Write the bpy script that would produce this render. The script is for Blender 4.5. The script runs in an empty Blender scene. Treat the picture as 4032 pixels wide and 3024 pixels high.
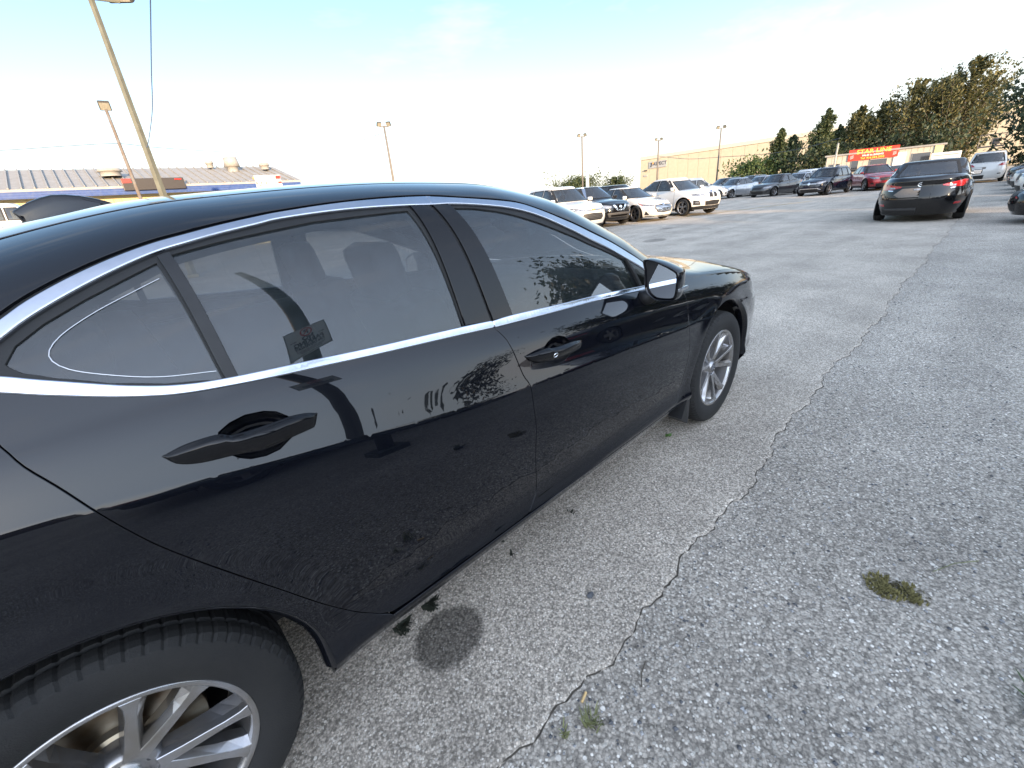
import bpy, bmesh, math, random
import numpy as np
from mathutils import Vector, Matrix
from mathutils.geometry import delaunay_2d_cdt
R = math.radians
random.seed(7)
scene = bpy.context.scene
col = scene.collection

# ------------------------------------------------------------------ camera
cam_d = bpy.data.cameras.new('camera'); cam = bpy.data.objects.new('camera', cam_d); col.objects.link(cam)
cam_d.sensor_width = 36.0; cam_d.lens = 15.03; cam_d.clip_start = 0.05; cam_d.clip_end = 3000
def cam_matrix(loc, yaw, pitch, roll):
    f = Vector((math.cos(pitch)*math.cos(yaw), math.cos(pitch)*math.sin(yaw), math.sin(pitch)))
    r = Vector((math.sin(yaw), -math.cos(yaw), 0)); u = r.cross(f)
    r2 = math.cos(roll)*r+math.sin(roll)*u; u2 = -math.sin(roll)*r+math.cos(roll)*u
    M = Matrix((r2, u2, -f)).transposed().to_4x4(); M.translation = Vector(loc); return M
cam.matrix_world = cam_matrix((-2.4847, -1.8196, 1.3521), 0.83828, -0.40056, -0.09186)
scene.camera = cam

# ------------------------------------------------------------------ sky, sun, exposure
SUN_AZ, SUN_EL = R(-113.0), R(9.0)      # direction towards the sun, measured from +X
world = bpy.data.worlds.new('World'); scene.world = world; world.use_nodes = True
wn = world.node_tree.nodes; wl = world.node_tree.links; wn.clear()
w_out = wn.new('ShaderNodeOutputWorld'); w_bg = wn.new('ShaderNodeBackground')
sky = wn.new('ShaderNodeTexSky'); sky.sky_type = 'NISHITA'; sky.sun_disc = False
sky.sun_elevation = SUN_EL; sky.sun_rotation = R(90)-SUN_AZ
sky.altitude = 100; sky.air_density = 1.05; sky.dust_density = .5; sky.ozone_density = 2.2
# horizon haze whitens the sky all the way round; thin high haze scatters light forward, so it glows on the sun's side; a few faint streaks
tc = wn.new('ShaderNodeTexCoord'); sep = wn.new('ShaderNodeSeparateXYZ'); wl.new(tc.outputs['Generated'], sep.inputs[0])
ramp = wn.new('ShaderNodeValToRGB'); wl.new(sep.outputs['Z'], ramp.inputs[0]); ramp.color_ramp.interpolation = 'B_SPLINE'
for q_, v_ in ((0.0, .92), (.08, .82), (.15, .52), (.23, .20), (.32, .05), (.60, .01)):
    e_ = ramp.color_ramp.elements.new(q_) if q_ not in (0.0,) else ramp.color_ramp.elements[0]
    e_.position = q_; e_.color = (v_, v_, v_, 1)
ramp.color_ramp.elements[-1].color = (.01, .01, .01, 1)
mp = wn.new('ShaderNodeMapping'); mp.inputs['Scale'].default_value = (1.6, 3.4, 9.0); mp.inputs['Rotation'].default_value = (0, 0, .5)
nz = wn.new('ShaderNodeTexNoise'); nz.inputs['Scale'].default_value = 1.6; nz.inputs['Detail'].default_value = 5; nz.inputs['Roughness'].default_value = .6
wl.new(tc.outputs['Generated'], mp.inputs[0]); wl.new(mp.outputs[0], nz.inputs['Vector'])
cr = wn.new('ShaderNodeValToRGB'); wl.new(nz.outputs['Fac'], cr.inputs[0]); cr.color_ramp.elements[0].position = .54; cr.color_ramp.elements[1].position = .84
cr.color_ramp.elements[1].color = (.40, .40, .40, 1)
ad = wn.new('ShaderNodeMath'); ad.operation = 'ADD'; ad.use_clamp = True
wl.new(ramp.outputs[0], ad.inputs[0]); wl.new(cr.outputs[0], ad.inputs[1])
mx = wn.new('ShaderNodeMixRGB'); mx.inputs['Color2'].default_value = (3.5, 3.45, 3.3, 1)
wl.new(ad.outputs[0], mx.inputs['Fac']); wl.new(sky.outputs[0], mx.inputs['Color1'])
SDV = (math.cos(SUN_EL)*math.cos(SUN_AZ), math.cos(SUN_EL)*math.sin(SUN_AZ), math.sin(SUN_EL))
dt = wn.new('ShaderNodeVectorMath'); dt.operation = 'DOT_PRODUCT'; wl.new(tc.outputs['Generated'], dt.inputs[0]); dt.inputs[1].default_value = SDV
ma = wn.new('ShaderNodeMath'); ma.operation = 'MULTIPLY_ADD'; ma.inputs[1].default_value = .5; ma.inputs[2].default_value = .5; wl.new(dt.outputs['Value'], ma.inputs[0])
pw_ = wn.new('ShaderNodeMath'); pw_.operation = 'POWER'; pw_.inputs[1].default_value = 2.2; pw_.use_clamp = True; wl.new(ma.outputs[0], pw_.inputs[0])
veil = wn.new('ShaderNodeVectorMath'); veil.operation = 'SCALE'; veil.inputs[0].default_value = (5.5, 5.9, 6.9); wl.new(pw_.outputs[0], veil.inputs['Scale'])
sm = wn.new('ShaderNodeVectorMath'); sm.operation = 'ADD'; wl.new(mx.outputs[0], sm.inputs[0]); wl.new(veil.outputs[0], sm.inputs[1])
wl.new(sm.outputs[0], w_bg.inputs['Color']); w_bg.inputs['Strength'].default_value = 0.10
wl.new(w_bg.outputs[0], w_out.inputs[0])
sun_d = bpy.data.lights.new('sun', 'SUN'); sun = bpy.data.objects.new('sun', sun_d); col.objects.link(sun)
sun_d.energy = 2.9; sun_d.angle = R(0.53); sun_d.color = (1.0, .70, .40)
sd = Vector((math.cos(SUN_EL)*math.cos(SUN_AZ), math.cos(SUN_EL)*math.sin(SUN_AZ), math.sin(SUN_EL)))
sun.rotation_euler = (-sd).to_track_quat('-Z', 'Y').to_euler(); sun.location = (0, 0, 30)
vs = scene.view_settings; vs.view_transform = 'Standard'; vs.look = 'None'; vs.gamma = 1; vs.exposure = 2.0
scene.cycles.use_denoising = True
scene.cycles.max_bounces = 10; scene.cycles.transparent_max_bounces = 16
scene.cycles.caustics_reflective = False; scene.cycles.caustics_refractive = False
scene.cycles.sample_clamp_indirect = 6.0

# ------------------------------------------------------------------ materials
MATS = {}
def nodes_of(name):
    m = bpy.data.materials.new(name); m.use_nodes = True; n = m.node_tree.nodes; l = m.node_tree.links
    b = n['Principled BSDF']; MATS[name] = m
    return m, n, l, b
def P(name, color, rough=.5, metal=0.0, spec=.5, coat=0.0, coat_r=.03, var=0.0, scale=30.0, bump=0.0, bscale=200.0, emit=None, dust=None, aniso=0):
    """principled material with procedural colour variation, fine bump and optional dust"""
    m, n, l, b = nodes_of(name)
    b.inputs['Base Color'].default_value = (*color, 1); b.inputs['Roughness'].default_value = rough
    b.inputs['Metallic'].default_value = metal; b.inputs['Specular IOR Level'].default_value = spec
    b.inputs['Coat Weight'].default_value = coat; b.inputs['Coat Roughness'].default_value = coat_r
    t = n.new('ShaderNodeTexCoord')
    if var > 0 or dust:
        z = n.new('ShaderNodeTexNoise'); z.inputs['Scale'].default_value = scale; z.inputs['Detail'].default_value = 6
        l.new(t.outputs['Object'], z.inputs['Vector'])
        r = n.new('ShaderNodeValToRGB'); l.new(z.outputs['Fac'], r.inputs[0])
        d = dust or tuple(c*(1-var) for c in color)
        r.color_ramp.elements[0].position = .35; r.color_ramp.elements[1].position = .72
        r.color_ramp.elements[0].color = (*color, 1); r.color_ramp.elements[1].color = (*d, 1)
        l.new(r.outputs[0], b.inputs['Base Color'])
    if bump > 0:
        z2 = n.new('ShaderNodeTexNoise'); z2.inputs['Scale'].default_value = bscale; z2.inputs['Detail'].default_value = 3
        l.new(t.outputs['Object'], z2.inputs['Vector'])
        bp = n.new('ShaderNodeBump'); bp.inputs['Strength'].default_value = bump; bp.inputs['Distance'].default_value = .002
        l.new(z2.outputs['Fac'], bp.inputs['Height']); l.new(bp.outputs[0], b.inputs['Normal'])
    if emit: b.inputs['Emission Color'].default_value = (*emit, 1); b.inputs['Emission Strength'].default_value = 1
    return m
def paint(name, color, flake=.25, rough=.28, coat=1.0, dustc=(.30, .27, .23), dust_amt=.03, spec=.5):
    """car paint: base with metallic share under a clear coat, faint road dust that thickens towards the sills"""
    m, n, l, b = nodes_of(name)
    b.inputs['Metallic'].default_value = flake; b.inputs['Roughness'].default_value = rough
    b.inputs['Coat Weight'].default_value = coat; b.inputs['Coat Roughness'].default_value = .012; b.inputs['Specular IOR Level'].default_value = spec
    t = n.new('ShaderNodeTexCoord'); s = n.new('ShaderNodeSeparateXYZ'); l.new(t.outputs['Object'], s.inputs[0])
    mr = n.new('ShaderNodeMapRange'); mr.inputs[1].default_value = .75; mr.inputs[2].default_value = .2; mr.inputs[3].default_value = dust_amt*.35; mr.inputs[4].default_value = dust_amt*3
    l.new(s.outputs['Z'], mr.inputs[0])
    z = n.new('ShaderNodeTexNoise'); z.inputs['Scale'].default_value = 9; z.inputs['Detail'].default_value = 8; z.inputs['Roughness'].default_value = .7
    l.new(t.outputs['Object'], z.inputs['Vector'])
    mu = n.new('ShaderNodeMath'); mu.operation = 'MULTIPLY'; l.new(mr.outputs[0], mu.inputs[0]); l.new(z.outputs['Fac'], mu.inputs[1])
    mx_ = n.new('ShaderNodeMixRGB'); mx_.inputs['Color1'].default_value = (*color, 1); mx_.inputs['Color2'].default_value = (*dustc, 1)
    l.new(mu.outputs[0], mx_.inputs['Fac']); l.new(mx_.outputs[0], b.inputs['Base Color'])
    return m
def glass(name, tint, ior=1.5, dirt=.02, dirtc=(.5, .52, .55), refl=1.0, dscale=40):
    """window glass: tinted see-through sheet with a fresnel mirror layer and a dusty film"""
    m, n, l, b = nodes_of(name); n.remove(b); o = n['Material Output']
    tr = n.new('ShaderNodeBsdfTransparent'); tr.inputs[0].default_value = (*tint, 1)
    gl = n.new('ShaderNodeBsdfGlossy'); gl.inputs['Roughness'].default_value = .004; gl.inputs[0].default_value = (refl, refl, refl, 1)
    fr = n.new('ShaderNodeFresnel'); fr.inputs[0].default_value = ior
    f2 = n.new('ShaderNodeMath'); f2.operation = 'MULTIPLY'; f2.inputs[1].default_value = 1.7; f2.use_clamp = True; l.new(fr.outputs[0], f2.inputs[0])
    m1 = n.new('ShaderNodeMixShader'); l.new(f2.outputs[0], m1.inputs[0]); l.new(tr.outputs[0], m1.inputs[1]); l.new(gl.outputs[0], m1.inputs[2])
    df = n.new('ShaderNodeBsdfDiffuse'); df.inputs[0].default_value = (*dirtc, 1)
    t = n.new('ShaderNodeTexCoord'); z = n.new('ShaderNodeTexNoise'); z.inputs['Scale'].default_value = dscale; z.inputs['Detail'].default_value = 7; z.inputs['Roughness'].default_value = .75
    l.new(t.outputs['Object'], z.inputs['Vector'])
    mr = n.new('ShaderNodeMapRange'); mr.inputs[1].default_value = .3; mr.inputs[2].default_value = .85; mr.inputs[3].default_value = dirt*.5; mr.inputs[4].default_value = dirt*2
    l.new(z.outputs['Fac'], mr.inputs[0])
    m2 = n.new('ShaderNodeMixShader'); l.new(mr.outputs[0], m2.inputs[0]); l.new(m1.outputs[0], m2.inputs[1]); l.new(df.outputs[0], m2.inputs[2])
    l.new(m2.outputs[0], o.inputs[0]); return m
paint('black_paint', (.0030, .0036, .0060), flake=0, rough=.12, coat=.95, dust_amt=.003, spec=.05)
P('black_gloss_trim', (.006, .006, .007), rough=.08, coat=.6, spec=.05)
P('black_rubber', (.012, .012, .012), rough=.62, var=.3)
P('black_plastic', (.014, .014, .015), rough=.5, var=.3, bump=.25, bscale=900)
P('grey_plastic', (.05, .05, .052), rough=.5, var=.2, bump=.2, bscale=700)
P('void_black', (.002, .002, .002), rough=.9, spec=.1)
P('bright_trim', (.60, .63, .70), rough=.17, metal=1.0, var=.08, scale=60)
P('chrome', (.85, .86, .88), rough=.05, metal=1.0)
P('silver_plastic', (.55, .56, .58), rough=.3, metal=.6)
P('alloy', (.42, .42, .435), rough=.27, metal=.85, dust=(.30, .275, .24), scale=14)
P('alloy_dark', (.10, .10, .105), rough=.35, metal=.7)
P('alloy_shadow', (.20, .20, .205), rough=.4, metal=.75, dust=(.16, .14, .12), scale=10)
P('brake_steel', (.34, .30, .23), rough=.34, metal=1.0, dust=(.22, .15, .09), scale=25)
P('tyre_rubber', (.007, .007, .0073), rough=.78, dust=(.015, .0145, .0135), scale=7, bump=.5, bscale=350)
P('seat_cloth', (.045, .046, .05), rough=.8, bump=.4, bscale=500)
P('interior_black', (.015, .015, .017), rough=.7)
P('headliner', (.38, .37, .35), rough=.9)
P('red_lens', (.42, .008, .010), rough=.08, coat=1, var=.5, scale=35)
P('amber_lens', (.55, .12, .02), rough=.1, coat=1)
P('clear_lens', (.34, .35, .37), rough=.15, metal=.5, coat=1, var=.85, scale=16)
P('white_plastic', (.75, .75, .74), rough=.4)
P('mirror_silver', (.88, .90, .92), rough=.012, metal=1.0)
glass('side_glass', (.33, .36, .38), dirt=.03, dirtc=(.42, .52, .58), dscale=30)
glass('car_glass', (.30, .33, .34), dirt=.03)
glass('screen_glass', (.55, .60, .60), dirt=.02)
glass('clear_screen', (.80, .84, .85), dirt=.02)
glass('lamp_glass', (.9, .92, .94), dirt=.015)
def M(n): return MATS[n]

# ------------------------------------------------------------------ object helpers
def obj(name, verts, faces, mat=None, parent=None, smooth=False, loc=None, normals=None, smooth_mask=None):
    me = bpy.data.meshes.new(name); me.from_pydata([tuple(map(float, v)) for v in verts], [], [tuple(int(i) for i in f) for f in faces])
    if smooth or normals is not None: me.polygons.foreach_set('use_smooth', [True]*len(me.polygons))
    if normals is not None: me.normals_split_custom_set_from_vertices([tuple(map(float, v)) for v in normals])
    me.update()
    return link(name, me, mat, parent, loc)
def link(name, me, mat=None, parent=None, loc=None):
    o = bpy.data.objects.new(name, me); col.objects.link(o)
    if mat is not None and len(me.materials) == 0: me.materials.append(M(mat) if isinstance(mat, str) else mat)
    if parent is not None: o.parent = parent
    if loc is not None: o.location = loc
    return o
def empty(name, loc=(0, 0, 0), rz=0.0, label=None, cat=None, group=None):
    o = bpy.data.objects.new(name, None); col.objects.link(o); o.location = loc; o.rotation_euler = (0, 0, rz)
    o.empty_display_size = .2
    return tag(o, label, cat, group)
def tag(o, label=None, cat=None, group=None, kind=None):
    if label: o['label'] = label
    if cat: o['category'] = cat
    if group: o['group'] = group
    if kind: o['kind'] = kind
    return o
def bm_obj(name, bm, mat=None, parent=None, smooth=False, loc=None):
    me = bpy.data.meshes.new(name); bm.to_mesh(me); bm.free()
    if smooth: me.polygons.foreach_set('use_smooth', [True]*len(me.polygons))
    return link(name, me, mat, parent, loc)
def box(bm, c, s, rz=0, bevel=0.0, M4=None):
    r = bmesh.ops.create_cube(bm, size=1.0, matrix=(M4 or Matrix.Identity(4)) @ Matrix.Translation(c) @ Matrix.Rotation(rz, 4, 'Z') @ Matrix.Diagonal((*s, 1)))
    if bevel > 0:
        ed = list({e_ for v in r['verts'] for e_ in v.link_edges})
        bmesh.ops.bevel(bm, geom=ed, offset=bevel, segments=2, affect='EDGES', profile=.6)
def tube(bm, pts, rad, seg=8, cap=True):
    """swept tube through points, rad scalar or list"""
    pts = [Vector(p_) for p_ in pts]; n_ = len(pts); rad = [rad]*n_ if not hasattr(rad, '__len__') else rad
    rings = []; prev = None
    for i, p_ in enumerate(pts):
        t_ = (pts[min(i+1, n_-1)]-pts[max(i-1, 0)]).normalized()
        a = prev - t_*prev.dot(t_) if prev is not None else (Vector((0, 0, 1)) if abs(t_.z) < .9 else Vector((1, 0, 0))).cross(t_)
        a.normalize(); prev = a; b_ = t_.cross(a)
        rings.append([bm.verts.new(p_+(a*math.cos(2*math.pi*k/seg)+b_*math.sin(2*math.pi*k/seg))*rad[i]) for k in range(seg)])
    for i in range(n_-1):
        for k in range(seg):
            bm.faces.new((rings[i][k], rings[i][(k+1) % seg], rings[i+1][(k+1) % seg], rings[i+1][k]))
    if cap: bm.faces.new(rings[0][::-1]); bm.faces.new(rings[-1])
def lathe(bm, prof, seg=48, axis='Y', cx=0, cz=0, a0=0, a1=2*math.pi, close=True):
    """revolve (r, y) profile about the Y axis through (cx, cz)"""
    rings = []; n_ = seg if close else seg+1
    for k in range(n_):
        a = a0+(a1-a0)*k/seg
        rings.append([bm.verts.new((cx+r_*math.cos(a), y_, cz+r_*math.sin(a))) for r_, y_ in prof])
    for k in range(seg):
        A = rings[k]; B = rings[(k+1) % n_]
        for i in range(len(prof)-1):
            try: bm.faces.new((A[i], A[i+1], B[i+1], B[i]))
            except ValueError: pass
def copy_tree(o, parent=None):
    c = o.copy(); col.objects.link(c)
    if parent is not None: c.parent = parent
    for ch in o.children: copy_tree(ch, c)
    return c
def mirror_y(o):
    """linked copy of a part on the other side of the car (mesh mirrored through y)"""
    c = o.copy(); col.objects.link(c); c.scale = (1, -1, 1); c.location = (o.location[0], -o.location[1], o.location[2])
    for ch in o.children:
        d = ch.copy(); col.objects.link(d); d.parent = c
    return c
def text_obj(name, s, size, mat, M4, parent=None, ext=.004, bold=0.0, align='CENTER', sx=1.0):
    cu = bpy.data.curves.new(name, 'FONT'); cu.body = s; cu.size = size; cu.extrude = ext; cu.offset = bold
    cu.align_x = align; cu.align_y = 'CENTER'; cu.resolution_u = 3
    t = bpy.data.objects.new(name+'_tmp', cu); col.objects.link(t)
    dg = bpy.context.evaluated_depsgraph_get(); me = bpy.data.meshes.new_from_object(t.evaluated_get(dg))
    bpy.data.objects.remove(t); bpy.data.curves.remove(cu)
    me.transform(M4 @ Matrix.Diagonal((sx, 1, 1, 1))); me.materials.clear()
    return link(name, me, mat, parent)
def frame4(o, x, y):
    """matrix with origin o, x axis x, y axis y, z = x cross y"""
    x = Vector(x).normalized(); y = Vector(y); y = (y-x*x.dot(y)).normalized(); z = x.cross(y)
    m = Matrix((x, y, z)).transposed().to_4x4(); m.translation = Vector(o); return m

# ------------------------------------------------------------------ curve and surface-panel helpers
def interp(xs, ys):
    xs = np.array(xs, float); ys = np.array(ys, float); h = np.diff(xs); d = np.diff(ys)/h
    m = np.zeros(len(xs)); m[0] = d[0]; m[-1] = d[-1]
    for i in range(1, len(xs)-1):
        if d[i-1]*d[i] > 0:
            w1 = 2*h[i]+h[i-1]; w2 = h[i]+2*h[i-1]; m[i] = (w1+w2)/(w1/d[i-1]+w2/d[i])
    def f(x):
        x = np.clip(np.asarray(x, float), xs[0], xs[-1]); i = np.clip(np.searchsorted(xs, x)-1, 0, len(h)-1)
        t = (x-xs[i])/h[i]; t2 = t*t; t3 = t2*t
        return (2*t3-3*t2+1)*ys[i]+(t3-2*t2+t)*h[i]*m[i]+(-2*t3+3*t2)*ys[i+1]+(t3-t2)*h[i]*m[i+1]
    return f
def densify(poly, step, closed=True):
    out = []; n_ = len(poly)
    for i in range(n_ if closed else n_-1):
        a = poly[i]; b = poly[(i+1) % n_]; k = max(1, int(math.ceil(math.hypot(b[0]-a[0], b[1]-a[1])/step)))
        for j in range(k): out.append((a[0]+(b[0]-a[0])*j/k, a[1]+(b[1]-a[1])*j/k))
    if not closed: out.append(tuple(poly[-1]))
    return out
def smooth_line(pts, step=.012, it=1):
    """Catmull-Rom through points (open), resampled"""
    p_ = [np.array(q, float) for q in pts]
    if len(p_) < 3: return densify(pts, step, False)
    p_ = [2*p_[0]-p_[1]]+p_+[2*p_[-1]-p_[-2]]; out = []
    for i in range(1, len(p_)-2):
        a, b, c, d = p_[i-1:i+3]; k = max(2, int(np.linalg.norm(c-b)/step))
        for j in range(k):
            t = j/k; out.append(tuple(.5*((2*b)+(c-a)*t+(2*a-5*b+4*c-d)*t*t+(3*b-a-3*c+d)*t**3)))
    out.append(tuple(p_[-2])); return out
def inside(poly, pts):
    px = np.array(poly, float); x = pts[:, 0]; y = pts[:, 1]; r = np.zeros(len(pts), bool); j = len(px)-1
    for i in range(len(px)):
        xi, yi = px[i]; xj, yj = px[j]
        if yi != yj:
            r ^= ((yi > y) != (yj > y)) & (x < (xj-xi)*(y-yi)/(yj-yi)+xi)
        j = i
    return r
def area(poly):
    a = np.array(poly); return .5*np.sum(a[:, 0]*np.roll(a[:, 1], -1)-np.roll(a[:, 0], -1)*a[:, 1])
def dist_to(poly, pts):
    a = np.array(poly); d = np.full(len(pts), 9e9)
    for i in range(0, len(a), 1): d = np.minimum(d, (pts[:, 0]-a[i, 0])**2+(pts[:, 1]-a[i, 1])**2)
    return np.sqrt(d)
def surf_normal(S, u, v, side):
    h = 1.5e-3; du = S(u+h, v)-S(u-h, v); dv = S(u, v+h)-S(u, v-h); n_ = np.cross(du, dv)
    n_ /= np.maximum(np.linalg.norm(n_, axis=-1, keepdims=True), 1e-12); return n_*side, du/(2*h), dv/(2*h)
def panel(name, S, outline, mat, parent=None, holes=(), gap=.0, off=0.0, depth=.012, step=.02, vstep=None, extra=None, side=1, round_=.0015, both=False, back=False):
    """thick sheet lying on the surface S(u,v): outline trimmed by gap, raised by off, edges rolled over and turned in by depth"""
    vstep = vstep or step
    outline = list(outline)
    if area(outline) < 0: outline = outline[::-1]
    loops = [densify(outline, step*.8)]
    for h_ in holes:
        h_ = list(h_); h_ = h_[::-1] if area(h_) > 0 else h_
        loops.append(densify(h_, step*.8))
    def offset(lp, d):
        a = np.array(lp); t = np.roll(a, -1, 0)-np.roll(a, 1, 0); o2 = np.stack([t[:, 1], -t[:, 0]], 1)
        n_, du, dv = surf_normal(S, a[:, 0], a[:, 1], side)
        # outward direction in 3D, perpendicular to the edge tangent on the surface
        t3 = du*t[:, :1]+dv*t[:, 1:]; t3 /= np.maximum(np.linalg.norm(t3, axis=1, keepdims=True), 1e-9)
        o3 = np.cross(t3, n_); ref = du*o2[:, :1]+dv*o2[:, 1:]; sg = np.sign(np.sum(o3*ref, 1)); o3 *= np.where(sg == 0, 1, sg)[:, None]
        if d == 0: return a, o3, n_
        # solve for the parameter step that moves -d along o3
        E = np.sum(du*du, 1); F = np.sum(du*dv, 1); G = np.sum(dv*dv, 1); bu = np.sum(o3*du, 1)*-d; bv = np.sum(o3*dv, 1)*-d
        det = E*G-F*F; return a+np.stack([(G*bu-F*bv)/det, (E*bv-F*bu)/det], 1), o3, n_
    L2 = [offset(lp, gap)[0] for lp in loops]
    allp = np.concatenate(L2); lo = allp.min(0); hi = allp.max(0)
    gx, gy = np.meshgrid(np.arange(lo[0]+step/2, hi[0], step), np.arange(lo[1]+vstep/2, hi[1], vstep), indexing='ij')
    pts = np.stack([gx.ravel(), gy.ravel()], 1)
    ex = np.zeros((0, 2))
    if extra is not None:
        ex = np.array(extra, float)
        if len(ex):
            keep = np.array([True]*len(pts)); keep &= dist_to(ex, pts) > step*.35; pts = pts[keep]
            pts = np.concatenate([pts, ex])
    m_ = inside(L2[0], pts)
    for h_ in L2[1:]: m_ &= ~inside(h_, pts)
    pts = pts[m_]; pts = pts[dist_to(allp, pts) > min(step, vstep)*.38]
    v2 = []; ed = []; base = 0
    for lp in L2:
        k = len(lp); v2 += [Vector(map(float, q)) for q in lp]; ed += [(base+i, base+(i+1) % k) for i in range(k)]; base += k
    nb = base; v2 += [Vector(map(float, q)) for q in pts]
    ov, oe, of, *_ = delaunay_2d_cdt(v2, ed, [], 0, 1e-7)
    ov = np.array([tuple(q) for q in ov]); tri = np.array([t for t in of if len(t) == 3])
    c = ov[tri].mean(1); k = inside(L2[0], c)
    for h_ in L2[1:]: k &= ~inside(h_, c)
    tri = tri[k]
    nrm, du, dv = surf_normal(S, ov[:, 0], ov[:, 1], side)
    pos = S(ov[:, 0], ov[:, 1])+nrm*off
    # orient triangles with the normal
    a, b, cc = pos[tri[:, 0]], pos[tri[:, 1]], pos[tri[:, 2]]; g = np.sum(np.cross(b-a, cc-a)*nrm[tri[:, 0]], 1) < 0
    tri[g] = tri[g][:, ::-1]
    V = [pos]; N = [nrm]; F_ = [tri]; cnt = len(pos)
    if depth > 0:
        for lp in L2:
            a2, o3, n_ = offset([tuple(q) for q in lp], 0); p0 = S(a2[:, 0], a2[:, 1])+n_*off; k = len(lp)
            rr = round_; rings = [(0, 0, 0), (rr*.7, rr*.3, 45), (rr, rr, 85), (rr, depth, 90)]; ids = []
            for (o_, d_, an) in rings:
                V.append(p0+o3*o_-n_*d_); N.append(n_*math.cos(R(an))+o3*math.sin(R(an))); ids.append(cnt); cnt += k
            for q in range(len(rings)-1):
                i = np.arange(k); j = (i+1) % k
                fa = np.stack([ids[q]+i, ids[q+1]+i, ids[q+1]+j, ids[q]+j], 1)
                P0 = V[-len(rings)+q]; P1 = V[-len(rings)+q+1]
                gn = np.cross(P1-P0, np.roll(P0, -1, 0)-P0); s_ = np.sum(gn*(N[-len(rings)+q]+N[-len(rings)+q+1]), 1) < 0
                fa[s_] = fa[s_][:, ::-1]; F_.append(fa)
    V = np.concatenate(V); N = np.concatenate(N); faces = [tuple(f) for q in F_ for f in q]
    if both:
        k = len(V); V = np.concatenate([V, V*[1, -1, 1]]); N = np.concatenate([N, N*[1, -1, 1]]); faces = faces+[tuple(i+k for i in f[::-1]) for f in faces]
    return obj(name, V, faces, mat, parent, normals=N)
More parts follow.
